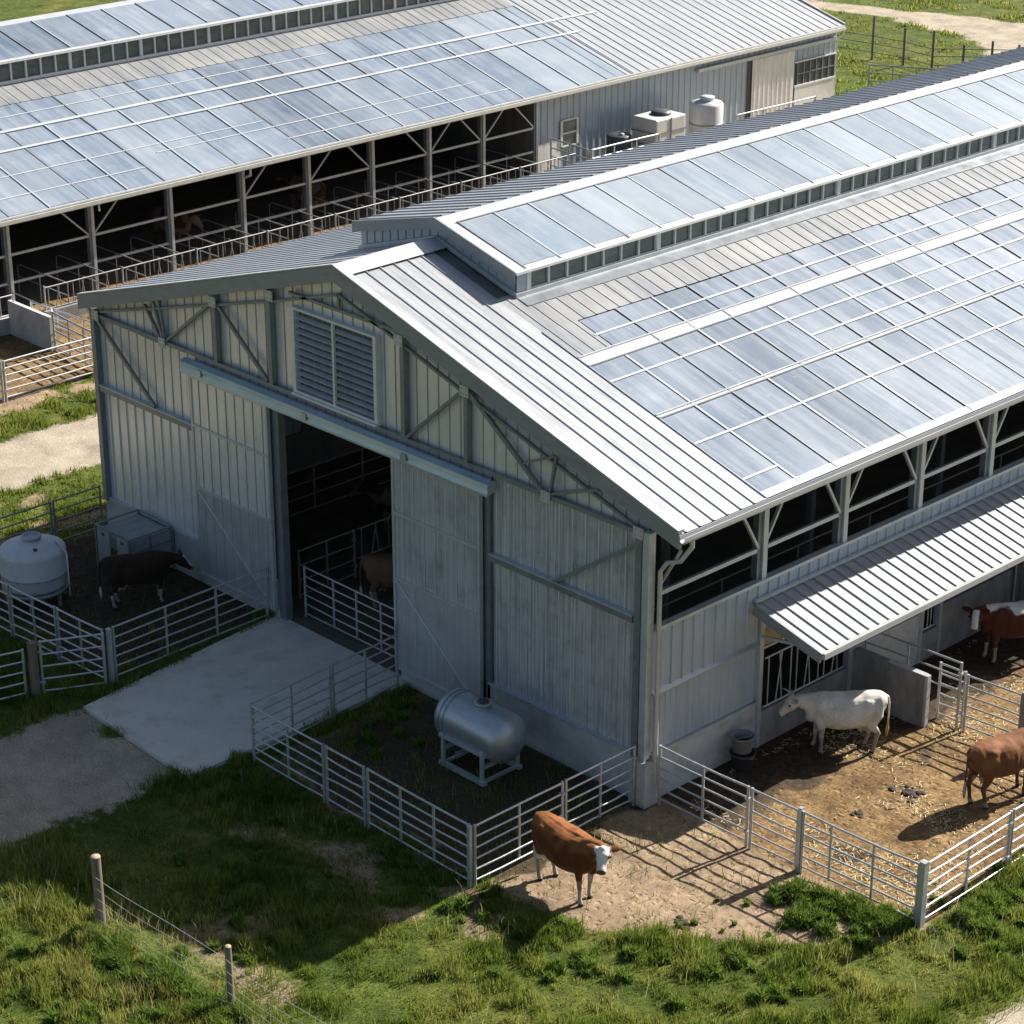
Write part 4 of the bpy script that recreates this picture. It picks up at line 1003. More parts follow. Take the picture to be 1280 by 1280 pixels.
def round_tank():
    t = thing('water_tank', 'white round plastic tank with domed lid in the left pen', 'tank', (-16.72, -3.62, 0))
    c = (-16.72, -3.62, .45); R = .80
    mb = MB(); mb.lathe([(R*.9, 0), (R*.98, .05), (R, .12), (R, .33), (R+.006, .34), (R+.006, .38), (R, .39), (R, .86), (R*.985, .93), (R*.93, .98), (R*.60, 1.08), (R*.30, 1.15), (.22, 1.16)], c, 'z', 48); b = mb.build('tank_body', M['white_plastic'], t)
    mb = MB(); mb.lathe([(R+.004, .345), (R+.012, .35), (R+.012, .37), (R+.004, .375)], c, 'z', 48); mb.build('band', M['truss'], b)
    mb = MB(); mb.lathe([(.22, 1.14), (.22, 1.22), (.25, 1.23), (.25, 1.26), (.19, 1.27), (.19, 1.23), (.001, 1.23)], c, 'z', 28); mb.build('lid', M['grey_box'], t)
    mb = MB(); mb.lathe([(.05, 1.05), (.05, 1.11), (.001, 1.12)], (c[0]+.45, c[1]-.2, c[2]), 'z', 14); mb.build('vent_cap', M['dark_plastic'], t)
    for a in range(6):
        x = c[0]+.72*math.cos(a*PI/3+.3); y = c[1]+.72*math.sin(a*PI/3+.3)
        mb = MB(); mb.box((x-.035, y-.035, 0), (x+.035, y+.035, .44)); mb.build('leg', M['galv_old'], t)
    mb = MB(); mb.lathe([(.70, -.02), (.80, -.02), (.80, -.10), (.70, -.10), (.70, -.02)], c, 'z', 32); mb.box((c[0]-.8, c[1]-.04, .02), (c[0]+.8, c[1]+.04, .08)); mb.build('stand_ring', M['galv_old'], t)
    mb = MB(); mb.tube([(c[0]+.3, c[1]+.45, 1.52), (c[0]+.62, c[1]+.42, 1.50), (c[0]+.86, c[1]+.4, 1.40), (c[0]+.87, c[1]+.4, .3)], .02, 8); mb.build('pipe', M['galv'], t)
round_tank()
def feeder_box():
    x0, x1, y0, y1, h = -17.25, -15.85, -1.45, -.16, 1.18
    t = thing('feed_box', 'grey metal feed box with a slatted top against the barn wall', 'feed box', ((x0+x1)/2, (y0+y1)/2, 0))
    mb = MB(); mb.box((x0+.03, y0+.03, .05), (x1-.03, y1-.03, h-.14)); b = mb.build('box_body', M['grey_box'], t)
    mb = MB(); mb.box((x0+.06, y0+.06, h-.135), (x1-.06, y1-.06, h-.09)); 
    mb.build('slatted_top', M['box_top'], t)
    mb = MB()
    for x, y in ((x0, y0), (x1, y0), (x1, y1), (x0, y1)): mb.box((x-.025, y-.025, 0), (x+.025, y+.025, h))
    for ya in (y0, y1): mb.box((x0+.025, ya-.02, h-.03), (x1-.025, ya+.02, h+.01))
    for xa in (x0, x1): mb.box((xa-.02, y0+.025, h-.03), (xa+.02, y1-.025, h+.01)); 
    mb.box((x1-.028, (y0+y1)/2-.02, .1), (x1-.004, (y0+y1)/2+.02, h-.05)); mb.box((x1-.028, y0+.03, h-.42), (x1-.006, y1-.03, h-.38))
    mb.build('angle_frame', M['galv_old'], t)
    for xa, xb in ((x0+.06, x0+.58), (x1-.50, x1-.06)):
        mb = MB(); mb.box((xa, y0-.012, .08), (xb, y0+.028, h-.06)); d = mb.build('door', M['grey_box'], t)
        mb = MB(); mb.box(((xa+xb)/2-.05, y0-.03, h-.2), ((xa+xb)/2+.05, y0-.013, h-.14)); mb.build('latch', M['dark_plastic'], d)
    mb = MB(); mb.box((x0+.6, y0+.01, .1), (x1-.52, y0+.027, h-.45)); mb.build('opening', M['dark_plastic'], t)
    mb = MB()
    for k in range(5): mb.box((x0+.6, y0+.0, h-.42+k*.06), (x1-.52, y0+.026, h-.385+k*.06))
    mb.build('vent_slats', M['galv_old'], t)
feeder_box()
def tub(loc, label, r=.24):
    t = thing('feed_tub', label, 'bucket', (loc[0], loc[1], 0), 'stacked tubs by the side wall')
    z = loc[2]
    mb = MB(); mb.lathe([(r*.75, z), (r*.8, z+.01), (r, z+.33), (r*1.06, z+.335), (r*1.06, z+.365), (r*.96, z+.365), (r*.9, z+.2), (r*.75, z+.05), (.001, z+.05)], (loc[0], loc[1], 0), 'z', 28)
    return mb, t
mb, t = tub((.40, 2.5, .38), 'pale grey tub stacked on the black one by the side wall', .25); mb.build('tub_body', M['tub_grey'], t)
b = MB(); b.lathe([(.215, .56), (.10, .58), (.001, .585)], (.40, 2.5, 0), 'z', 24); b.build('feed', M['dung'], t)
b = MB(); b.tube([(.40, 2.26, .73), (.52, 2.3, .80), (.62, 2.5, .82), (.52, 2.7, .80), (.40, 2.74, .73)], .007, 6); b.build('handle', M['truss'], t)
mb, t = tub((.42, 2.5, .0), 'black tub on the dirt under the pale tub', .27); mb.build('tub_body', M['dark_plastic'], t)
b = MB(); b.tube([(.42, 2.22, .35), (.60, 2.28, .33), (.71, 2.5, .30), (.60, 2.72, .33), (.42, 2.78, .35)], .008, 6); b.build('handle', M['truss'], t)
def dung(x, y, r, label, n=30):
    z = float(ground_height(np.array([x]), np.array([y]))[0])
    bm = bmesh.new()
    for k in range(n):
        a = RNG.uniform(0, 2*PI); d = abs(RNG.normal(0, .5))*r; q = r*RNG.uniform(.10, .34)
        ret = bmesh.ops.create_icosphere(bm, subdivisions=2, radius=1)
        cx, cy = d*math.cos(a)*1.3, d*math.sin(a)
        for v in ret['verts']:
            w_ = 1+.4*mnoise.noise(v.co*2+Vector((k, x, y)))
            v.co = Vector((cx+v.co.x*q*w_, cy+v.co.y*q*w_, q*.12+v.co.z*q*.42*w_))
    me = bpy.data.meshes.new('dung_heap'); bm.to_mesh(me); bm.free(); me.materials.append(M['dung'])
    for p in me.polygons: p.use_smooth = True
    o = bpy.data.objects.new('dung_heap', me); o.location = (x, y, z); link(o); tag(o, label, 'dung', 'dung heaps on the ground')
dung(3.55, 4.15, .26, 'largest dark dung heap in the middle of the straw pen', 46)
dung(3.3, 2.75, .17, 'flat dung heap on straw in front of the larger one'); dung(3.5, -2.75, .2, 'dung heap on bare earth at the grass edge')
def stone(x, y, r, label):
    bm = bmesh.new(); bmesh.ops.create_icosphere(bm, subdivisions=2, radius=r)
    for v in bm.verts: v.co *= 1+.35*mnoise.noise(v.co*6+Vector((x, y, 1))); v.co.z *= .6
    me = bpy.data.meshes.new('stone'); bm.to_mesh(me); bm.free(); me.materials.append(M['concrete'])
    o = bpy.data.objects.new('stone', me); o.location = (x, y, r*.2); link(o); tag(o, label, 'stone'); me.materials.clear(); me.materials.append(M['stone'])
stone(6.95, .42, .13, 'pale stone in grass at the foot of the corner post'); stone(-3.05, -12.35, .11, 'pale stone in sunny grass left of the wire fence')

# ------------------------------------------------------------------ wire fence in the foreground
t = thing('wire_fence', 'timber post and wire fence in the sunny foreground grass', 'fence', (-3.85, -10.72, 0))
pp = [(-3.85, -10.72, 1.60, .095), (-.07, -10.60, 1.42, .062), (3.6, -10.48, 1.4, .06)]
for x, y, h, r in pp:
    mb = MB(); mb.tube([(x, y, -.1), (x+.01, y, h*.5), (x, y, h)], [r*1.05, r, r*.97], 16, False); q = mb.build('post', M['timber'], t)
    mb = MB(); mb.lathe([(r*.97, h), (r*.9, h+.012), (.001, h+.014)], (x, y, 0), 'z', 16); mb.build('post_top', M['timber_end'], q)
for k, z in enumerate((.30, .52, .74, .98, 1.25)):
    pts = []
    for i in range(2):
        a_, b_ = pp[i], pp[i+1]
        for f in np.linspace(0, 1, 9)[(0 if i == 0 else 1):]:
            pts.append((a_[0]+(b_[0]-a_[0])*f, a_[1]+(b_[1]-a_[1])*f-.09+.0, z*(1-.06*i)+.03*math.sin(f*PI*2+k)-.05*math.sin(f*PI)))
    mb = MB(); mb.tube(pts, .0055 if k == 4 else .0042, 5, False); mb.build('wire', M['wire'], t)
mb = MB()
for i in range(52):
    f = i/51; x = pp[0][0]+(pp[2][0]-pp[0][0])*f; y = pp[0][1]+(pp[2][1]-pp[0][1])*f-.088
    mb.tube([(x, y, .12), (x+.015*math.sin(i*2.3), y, .45), (x, y, .76)], .0028, 4, False)
mb.build('wire_mesh', M['wire'], t)

# ------------------------------------------------------------------ FAR SHED
FX, FZ = -35.25, 3.28; FY0, FY1 = -9.0, 50.3
FRX, FS = -45.75, .275
FRZ = FZ+FS*(FX-FRX)
fz = lambda x: FZ+FS*(FX-x) if x >= FRX else FRZ-FS*(FRX-x)
FLX = 2*FRX-FX
shed = thing('livestock_shed', 'long far cattle shed with open stalls and glazed roof', 'barn', (FX, 20, 0))
mb = MB()
for xa, xb in ((FRX, FX), (FLX, FRX)):
    vs = [(xa,FY0,fz(xa)-.14),(xb,FY0,fz(xb)-.14),(xb,FY1,fz(xb)-.14),(xa,FY1,fz(xa)-.14),(xa,FY0,fz(xa)-.03),(xb,FY0,fz(xb)-.03),(xb,FY1,fz(xb)-.03),(xa,FY1,fz(xa)-.03)]
    mb.add(vs, [(0,3,2,1),(4,5,6,7),(0,1,5,4),(1,2,6,5),(2,3,7,6),(3,0,4,7)])
froof = mb.build('roof', M['interior'], shed)
nF = Vector((FS, 0, 1)).normalized(); vF = Vector((1, 0, -FS)).normalized()
YM = 36.6
mb = MB(); ribbed(mb, (FRX, YM, FRZ), (0, 1, 0), vF, nF, FY1-YM, (FX-FRX)/vF.x, .52, .09, .026, .3); mb.build('metal_sheeting', M['roof_metal'], froof)
mb = MB(); ribbed(mb, (FRX, FY0, FRZ), (0, 1, 0), Vector((-1, 0, -FS)), Vector((-FS, 0, 1)), FY1-FY0, (FRX-FLX)/vF.x, .52, .09, .026, .3); mb.build('metal_sheeting', M['roof_metal'], froof)
FCX = -43.05
mb = MB(); xa, xb = FCX, -41.75; ribbed(mb, (xa, FY0, fz(xa)), (0, 1, 0), vF, nF, YM-FY0, (xb-xa)/vF.x, .45, .08, .014, .2); mb.build('ribbed_light_sheet', M['panel_warm'], froof)
fb = [7.95-3.06*5+3.06*i for i in range(15)]
fb = [y for y in fb if y < YM-1]+[YM]
for i in range(len(fb)-1):
    mb = MB(); y0, y1 = fb[i]+.04, fb[i+1]-.04
    for xa, xb in ((-41.72, -40.17), (-40.03, -39.0), (-38.88, -35.3)):
        dz = RNG.uniform(-.008, .008, 4)
        ym = (y0+y1)/2
        mb.quad((xa, y0, fz(xa)+dz[0]), (xb, y0, fz(xb)+dz[1]), (xb, ym-.02, fz(xb)+dz[2]), (xa, ym-.02, fz(xa)+dz[3]))
        mb.quad((xa, ym+.02, fz(xa)+dz[2]), (xb, ym+.02, fz(xb)+dz[3]), (xb, y1, fz(xb)+dz[1]), (xa, y1, fz(xa)+dz[0]))
    mb.build('light_sheet', M['panel'] if i < len(fb)-3 else M['panel_clear'], froof)
for x, w in ((-40.10, .14), (-38.94, .12)):
    mb = MB(); mb.bar((x, FY0, fz(x)+.022), (x, YM+(3.2 if w > .13 else 1.1), fz(x)+.022), w, .03, nF); mb.build('purlin_band', M['purlin'], froof)
for x, ya, yb in ((-37.5, FY0, 20), (-36.3, FY0, 14), (-37.0, 15, 30), (-41.0, 5, 26), (-36.1, 20, 31)):
    mb = MB(); mb.bar((x, ya, fz(x)+.010), (x, yb, fz(x)+.010), .05, .02, nF); mb.build('purlin_line', M['purlin'], froof)
for i, y in enumerate(fb):
    mb = MB(); mb.bar((-41.75, y, fz(-41.75)+.02), (FX-.02, y, fz(FX)+.012), .06, .024, nF); mb.build('glazing_bar', M['glazebar'], froof)
    if i < len(fb)-1:
        y += 1.53; mb = MB(); mb.bar((-40, y, fz(-40)+.015), (FX-.02, y, fz(FX)+.015), .06, .04, nF); mb.build('glazing_bar', M['glazebar_light'], froof)
mb = MB(); mb.bar((FX+.0, FY0, FZ-.02), (FX+.0, FY1, FZ-.02), .10, .05); mb.bar((FX-.05, FY0, FZ-.16), (FX-.05, FY1, FZ-.16), .06, .2); mb.build('eave_fascia', M['seam'], shed)
mb = MB(); mb.bar((FX+.07, FY0, FZ-.13), (FX+.07, FY1, FZ-.13), .11, .12); mb.build('gutter', M['seam'], shed)
mb = MB(); mb.bar((FX, FY1+.03, fz(FX)-.06), (FRX, FY1+.03, fz(FRX)-.06), .06, .26); mb.build('rake_fascia', M['ridge_metal'], shed)
mb = MB(); mb.tube([(FX+.05, FY1-.1, FZ-.2), (FX+.05, FY1-.1, FZ-.4), (FX-.35, FY1-.02, FZ-.7), (FX-.38, FY1-.02, .1)], .05, 8); mb.build('downspout', M['lightsteel'], shed)
mb = MB(); mb.tube([(FX+.05, 17.6, FZ-.2), (FX+.05, 17.6, FZ-.45), (FX-.3, 17.6, FZ-.6)], .05, 8); mb.build('downspout', M['lightsteel'], shed)
mb = MB(); mb.tube([(FX+.05, 11.3, FZ-.2), (FX+.05, 11.3, FZ-.45)], .04, 8); mb.build('downspout', M['lightsteel'], shed)
# clerestory of the far shed
FCE, FCRZ = 6.30, 6.98; FCT = FCX+.2
mb = MB(); mb.box((FCX-.25, FY0, fz(FCX-.2)-.1), (FCX-.15, 46, FCE-.02)); fcl = mb.build('clerestory', M['interior'], shed)
mb = MB(); zb = fz(FCX)+.10; mb.quad((FCX-.1, FY0, zb), (FCX-.1, 46, zb), (FCX-.1, 46, FCE-.08), (FCX-.1, FY0, FCE-.08)); mb.build('window_glass', M['glass_dark'], fcl)
f = MB(); y = FY0; k = 0
while y < 46:
    w = .06 if k % 5 == 0 else .03
    f.box((FCX-.12, y-w, zb), (FCX-.03, y+w, FCE-.08)); y += .62; k += 1
f.box((FCX-.13, FY0, zb-.14), (FCX+.0, 46, zb)); f.box((FCX-.13, FY0, FCE-.08), (FCX-.0, 46, FCE-.01)); f.build('window_frame', M['white_frame'], fcl)
fcs = (FCRZ-FCE)/(FCT-FRX); fcz = lambda x: FCE+fcs*(FCT-x)
mb = MB()
for (xa, xb, za, zb2) in ((FRX, FCT, FCRZ, FCE), (2*FRX-FCT, FRX, FCE, FCRZ)):
    vs = [(xa,FY0,za-.08),(xb,FY0,zb2-.08),(xb,46.1,zb2-.08),(xa,46.1,za-.08),(xa,FY0,za),(xb,FY0,zb2),(xb,46.1,zb2),(xa,46.1,za)]
    mb.add(vs, [(0,3,2,1),(4,5,6,7),(0,1,5,4),(1,2,6,5),(2,3,7,6),(3,0,4,7)])
fcr = mb.build('clerestory_roof', M['ridge_metal'], shed)
y = FY0+.3; i = 0
while y < 45:
    mb = MB(); xa, xb = FRX+.35, FCT-.12; mb.quad((xa, y+.03, fcz(xa)+.008), (xb, y+.03, fcz(xb)+.008), (xb, y+1.5, fcz(xb)+.008), (xa, y+1.5, fcz(xa)+.008)); mb.build('light_sheet', M['panel'], fcr)
    mb = MB(); mb.bar((xa, y, fcz(xa)+.02), (xb, y, fcz(xb)+.02), .05, .045); mb.build('glazing_bar', M['glazebar'] if i % 2 else M['glazebar_light'], fcr); y += 1.53; i += 1
mb = MB(); mb.bar((FCT+.03, FY0, FCE-.04), (FCT+.03, 46, FCE-.04), .06, .09); mb.build('gutter', M['white_frame'], fcr)
# front posts, rails and braces of the far shed
PXf = -35.55
fposts = [7.95-3.06*i for i in range(5, 0, -1)] + [7.95, 11.2, 14.4, 17.5, 20.45, 23.45, 26.25, 29.0, 31.83]
for y in fposts:
    mb = MB(); mb.box((PXf-.18, y-.12, 0), (PXf-.0, y+.05, FZ-.2)); c_ = mb.build('post', M['truss'], shed)
    mb = MB(); mb.box((PXf+.002, y-.03, 0), (PXf+.05, y+.08, FZ-.22)); mb.build('flange', M['lightsteel'], c_)
for i in range(len(fposts)-1):
    ya, yb = fposts[i]+.08, fposts[i+1]-.12
    for z in (1.0, 1.93):
        mb = MB(); mb.bar((PXf-.05, ya, z), (PXf-.05, yb, z), .06, .08); mb.build('stall_rail', M['lightsteel'], shed)
    if fposts[i] > 7:
        if i in (6, 8, 9, 11, 12): mb = MB(); mb.bar((PXf-.04, ya, 1.97), (PXf-.04, ya+1.1, FZ-.25), .05, .06, (1, 0, 0)); mb.build('knee_brace', M['lightsteel'], shed)
        if i in (5, 9, 10, 11, 12): mb = MB(); mb.bar((PXf-.04, yb, 1.97), (PXf-.04, yb-1.1, FZ-.25), .05, .06, (1, 0, 0)); mb.build('knee_brace', M['lightsteel'], shed)
# solid part of the far shed wall
mb = MB(); ribbed(mb, (PXf+.0, 31.9, .0), (0, 1, 0), (0, 0, 1), (1, 0, 0), FY1-32.0, FZ-.22, .36, .06, .03, .2); fw = mb.build('side_wall', M['clad_side'], shed)
mb = MB(); mb.box((PXf-.06, 31.9, 0), (PXf-.03, FY1-.1, FZ-.2)); mb.build('wall_lining', M['interior'], fw)
mb = MB(); mb.box((PXf+.0, 31.88, 0), (PXf+.06, 33.1, 1.25)); mb.build('base_panel', M['white_frame'], fw)
mb = MB(); mb.box((PXf+.032, 33.2, 1.0), (PXf+.05, 34.0, 1.92)); w_ = mb.build('window', M['glass_dark'], shed)
f = MB(); 
for y in (33.16, 34.04): f.box((PXf+.03, y-.05, .95), (PXf+.09, y+.05, 1.97))
for z in (.93, 1.45, 1.97): f.box((PXf+.031, 33.21, z-.03), (PXf+.085, 33.99, z+.03))
f.build('frame', M['white_frame'], w_)
mb = MB(); mb.bar((PXf+.12, 41.0, 2.72), (PXf+.12, FY1-.3, 2.72), .16, .14); mb.build('door_track', M['lightsteel'], shed)
mb = MB(); ribbed(mb, (PXf+.10, 44.5, .1), (0, 1, 0), (0, 0, 1), (1, 0, 0), 2.75, 2.5, .3, .05, .025, .15); dd = mb.build('door', M['clad'], shed)
mb = MB(); mb.box((PXf+.032, 44.28, .05), (PXf+.06, 44.48, 2.64)); mb.build('door_gap', M['dark_plastic'], dd)
mb = MB(); mb.box((PXf+.032, 47.45, 1.05), (PXf+.05, FY1-.25, 2.02)); w_ = mb.build('window', M['dark_plastic'], shed)
f = MB()
for k in range(7): y = 47.55+k*.42; f.box((PXf+.055, y-.03, 1.05), (PXf+.075, y+.03, 2.02))
f.box((PXf+.056, 47.5, 1.5), (PXf+.072, 50.05, 1.55))
f.build('bars', M['truss'], w_)
f = MB(); f.box((PXf+.032, 47.35, .98), (PXf+.10, FY1-.15, 1.05)); f.box((PXf+.032, 47.35, 2.02), (PXf+.08, FY1-.15, 2.08)); f.build('frame', M['white_frame'], w_)
mb = MB(); mb.box((PXf+.032, 47.4, 0), (PXf+.07, FY1-.2, .97)); mb.build('base_panel', M['seam'], fw)
# end gable and back wall
mb = MB(); mb.add([(PXf, FY1-.1, 0), (FLX+.4, FY1-.1, 0), (FLX+.4, FY1-.1, fz(FLX+.4)-.1), (FRX, FY1-.1, FRZ-.1), (PXf, FY1-.1, fz(PXf)-.1)], [(0, 4, 3, 2, 1)]); mb.build('end_wall', M['clad_side'], shed)
mb = MB(); mb.box((FLX+.4, FY0, 0), (FLX+.5, FY1-.15, fz(FLX+.4)-.1)); mb.box((PXf-9, FY0, 0), (PXf-8.9, FY1-.2, 5.4)); mb.build('back_wall', M['interior'], shed)
mb = MB(); mb.box((FLX+.4, FY0+.0, 0), (PXf-.2, FY0+.1, 3.2)); mb.build('front_wall', M['clad_side'], shed)
mb = MB(); mb.box((PXf-9, 31.7, 0), (PXf-.2, 31.8, 3.2)); mb.build('inner_partition', M['interior'], shed)
# headlock feed barrier in front of the posts
t = thing('feed_barrier', 'long headlock feed barrier along the open front of the far shed', 'feed barrier', (-34.0, 8, 0))
for i in range(8):
    y0 = 8.2+3.02*i
    head_bars(y0, y0+2.95, .42, 1.15, -34.0+.02*i, M['galv_old'], 'bars', t, .27)
    mb = MB(); mb.tube([(-34.0+.02*i, y0, 0), (-34.0+.02*i, y0, 1.2)], .03, 8); mb.build('post', M['galv_mid'], t)
mb = MB(); mb.box((-34.1, 8.1, -.05), (-33.85, 32.3, .40)); mb.build('kerb_wall', M['concrete_dirty'], t)
t = thing('feed_barrier', 'headlock feed barrier on a concrete kerb left of the grey pen divider', 'feed barrier', (-34.0, 4, 0))
head_bars(-2, 7.0, .55, 1.2, -34.0, M['galv'], 'bars', t, .3)
mb = MB(); mb.box((-34.1, -6, -.05), (-33.85, 7.0, .53)); mb.build('kerb_wall', M['concrete'], t)
# stall dividers between barrier and posts
gS = 'stall dividers in the far shed'
sd = thing('stall_divider', 'bent pipe stall divider in the far shed stalls', 'stall divider', (-34.1, 9.2, 0), gS)
mb = MB(); mb.tube([(-34.15, 9.2, 1.05), (-36.9, 9.2, 1.05), (-37.1, 9.2, .95), (-37.1, 9.2, .0)], .022, 6); mb.build('top_pipe', M['galv'], sd)
mb = MB(); mb.tube([(-34.15, 9.2, .62), (-37.08, 9.2, .62)], .02, 6); mb.build('lower_pipe', M['galv'], sd)
mb = MB(); mb.tube([(-35.8, 9.2, .02), (-35.8, 9.2, 1.04)], .02, 6); mb.build('upright', M['galv'], sd)
def copy_thing(src, loc, label=None, rz=None):
    r = src.copy(); COL.objects.link(r); r.location = loc
    if label: r['label'] = label
    if rz is not None: r.rotation_euler = (0, 0, rz)
    for ch in src.children:
        c = ch.copy(); COL.objects.link(c); c.parent = r
        for g in ch.children:
            d_ = g.copy(); COL.objects.link(d_); d_.parent = c
    return r
for i in range(1, 15): copy_thing(sd, (-34.1, 9.2+1.52*i, 0))
# pen divider panel and gate in front of the far shed
mb = MB(); mb.box((-33.84, 6.72, -.05), (-31.5, 6.86, 1.12)); t = mb.build('partition_wall', M['concrete']); tag(t, 'grey sheet pen divider at the far shed front', 'wall')
mb = MB(); mb.tube([(-33.6, 6.79, 1.12), (-33.6, 6.79, 1.42), (-31.45, 6.79, 1.38), (-31.45, 6.79, 1.1)], .022, 6); mb.build('top_rail', M['galv'], t)
gF = 'rails of the straw pen at the far shed'
rail_panel('galvanised rail panel continuing the grey pen divider at far shed', (-31.4, 6.79), (-28.8, 6.6), ups=(.35, .7), nr=5, h=1.3, group=gF, r=.026)
rail_panel('galvanised rail panel along the far pen edge above the grass verge', (-28.75, 6.5), (-28.75, 3.3), ups=(.0,), nr=6, h=1.25, group=gF, r=.026)
rail_panel('galvanised rail panel of the far pen edge cut by the left picture border', (-28.75, 3.2), (-28.75, -.5), ups=(.5,), nr=6, h=1.25, group=gF, r=.026)
rail_panel('galvanised rail panel of the far pen beyond the near barn corner', (-28.75, 6.6), (-28.75, 10.2), ups=(.3, .6), nr=6, h=1.25, group=gF, r=.026)
rail_panel('slanting galvanised rail panel inside the far straw pen', (-33.4, 7.3), (-29.0, 7.6), ups=(.3, .6), nr=3, z0=.5, h=1.05, group=gF, r=.026)

# tanks by the far shed
t = thing('storage_tank', 'square pale bulk tank with strapped frame by the far shed wall', 'tank', (-33.9, 37.4, 0))
x0, x1, y0, y1, z0, z1 = -34.7, -33.4, 36.35, 38.1, .35, 1.80
mb = MB(); mb.box((x0, y0, z0), (x1, y1, z1)); o = mb.build('tank_body', M['cream_plastic'], t)
bv = o.modifiers.new('b', 'BEVEL'); bv.width = .07; bv.segments = 3
mb = MB(); cx_, cy_ = (x0+x1)/2, (y0+y1)/2
mb.lathe([(.42, 0), (.40, .10), (.30, .16), (.001, .17)], (cx_, cy_+.1, z1), 'z', 20); mb.build('lid', M['dark_plastic'], t)
mb = MB()
for z in (.75, 1.25): mb.box((x0-.03, y0-.03, z-.025), (x1+.03, y0-.005, z+.025)); mb.box((x1+.005, y0-.03, z-.025), (x1+.03, y1+.03, z+.025))
mb.box((x1+.005, (y0+y1)/2-.03, z0), (x1+.03, (y0+y1)/2+.03, z1)); mb.build('strap', M['truss'], t)
mb = MB(); mb.box((x0, y0, 0), (x1, y1, .34)); mb.build('base_pallet', M['dark_plastic'], t)
t = thing('storage_tank', 'round cream plastic tank beside the square one at the far shed', 'tank', (-33.9, 39.9, 0))
mb = MB(); mb.lathe([(.64, .1), (.68, .2), (.68, 1.0), (.69, 1.02), (.69, 1.06), (.68, 1.08), (.68, 1.80), (.62, 1.88), (.28, 1.95)], (-33.9, 39.9, 0), 'z', 40); mb.build('tank_body', M['cream_plastic'], t)
mb = MB(); mb.lathe([(.28, 1.93), (.28, 2.04), (.31, 2.05), (.31, 2.10), (.001, 2.11)], (-33.9, 39.9, 0), 'z', 24); mb.build('lid', M['white_plastic'], t)
mb = MB(); mb.lathe([(.692, 1.01), (.705, 1.02), (.705, 1.07), (.692, 1.08)], (-33.9, 39.9, 0), 'z', 40); mb.build('strap', M['truss'], t)
t = thing('barrel', 'black barrel in the shade behind the far rails', 'barrel', (-34.6, 35.5, 0))
mb = MB(); mb.lathe([(.45, 0), (.5, .05), (.5, .55), (.52, .58), (.5, .61), (.5, 1.15), (.45, 1.2), (.001, 1.2)], (-34.6, 35.5, 0), 'z', 24); mb.build('barrel_body', M['dark_plastic'], t)
mb = MB(); mb.lathe([(.1, 1.2), (.1, 1.26), (.001, 1.27)], (-34.45, 35.5, 0), 'z', 12); mb.build('cap', M['grey_box'], t)
gQ = 'rail panels by the far tanks'
rail_panel('rail panel in front of the black barrel at the far shed', (-33.0, 32.3), (-32.9, 36.0), h=1.45, nr=4, ups=(.33, .66), group=gQ, z0=.4, r=.03)
rail_panel('rail panel running from far shed wall window', (-35.3, 32.4), (-33.1, 32.2), h=1.45, nr=4, ups=(.5,), group=gQ, z0=.4, r=.03)
rail_panel('rail panel right of the round cream tank', (-33.4, 41.2), (-33.2, 46.0), mat='galv_mid', h=1.2, nr=3, ups=(.33, .66), group=gQ, z0=.4, r=.03)

# field fences top right
t = thing('field_fence', 'dark post and rail fence in the bright field', 'fence', (-39, 57.6, 0))
pf = [(-42.5, 57.2, 1.3), (-39.2, 57.6, 2.05), (-37.45, 57.7, 1.75), (-35.6, 57.4, 1.95), (-34.6, 58.4, 1.3), (-33.6, 59.2, 1.5), (-32.7, 60.0, 1.35), (-31.8, 60.6, 1.3), (-29.5, 61.5, 1.2)]
for x, y, h in pf: 
    mb = MB(); mb.tube([(x, y, -.1), (x, y, h)], .06, 8); mb.build('post', M['post_dark'], t)
for z in (.35, .75, 1.1):
    for i in range(len(pf)-1):
        mb = MB(); mb.tube([(pf[i][0], pf[i][1], z), (pf[i+1][0], pf[i+1][1], z)], .02, 6); mb.build('rail', M['post_dark'], t)
rail_panel('thin dark field gate beyond the far shed corner', (-35.2, 52.2), (-31.5, 54.2), h=1.25, nr=4, ups=(.25, .5, .75), mat='galv_old', r=.028, z0=.2, name='field_gate', cat='gate')

# ------------------------------------------------------------------ CATTLE
M_COAT = {}
def coat_material():
    m, nt, bs = newmat('cattle_coat')
    at = nt.nodes.new('ShaderNodeAttribute'); at.attribute_name = 'coat'
    n1 = noise(nt, mapped(nt, (14, 14, 5)), 3.0, 6, .7); n2 = noise(nt, mapped(nt, (1, 1, 1)), 2.2, 5, .6)
    f = ramp(nt, n1.outputs[0], [(.3, .78), (.7, 1.14)]).outputs[0]; f2 = ramp(nt, n2.outputs[0], [(.3, .82), (.7, 1.12)]).outputs[0]
    c = mix(nt, 1.0, at.outputs['Color'], f, 'MULTIPLY'); c = mix(nt, 1.0, c, f2, 'MULTIPLY')
    nt.links.new(c, bs.inputs['Base Color']); bs.inputs['Roughness'].default_value = .7; bs.inputs['Specular IOR Level'].default_value = .12
    bs.inputs['Sheen Weight'].default_value = .06
    bump(nt, bs, n1.outputs[0], .3, .01)
    return m
M['coat'] = coat_material()

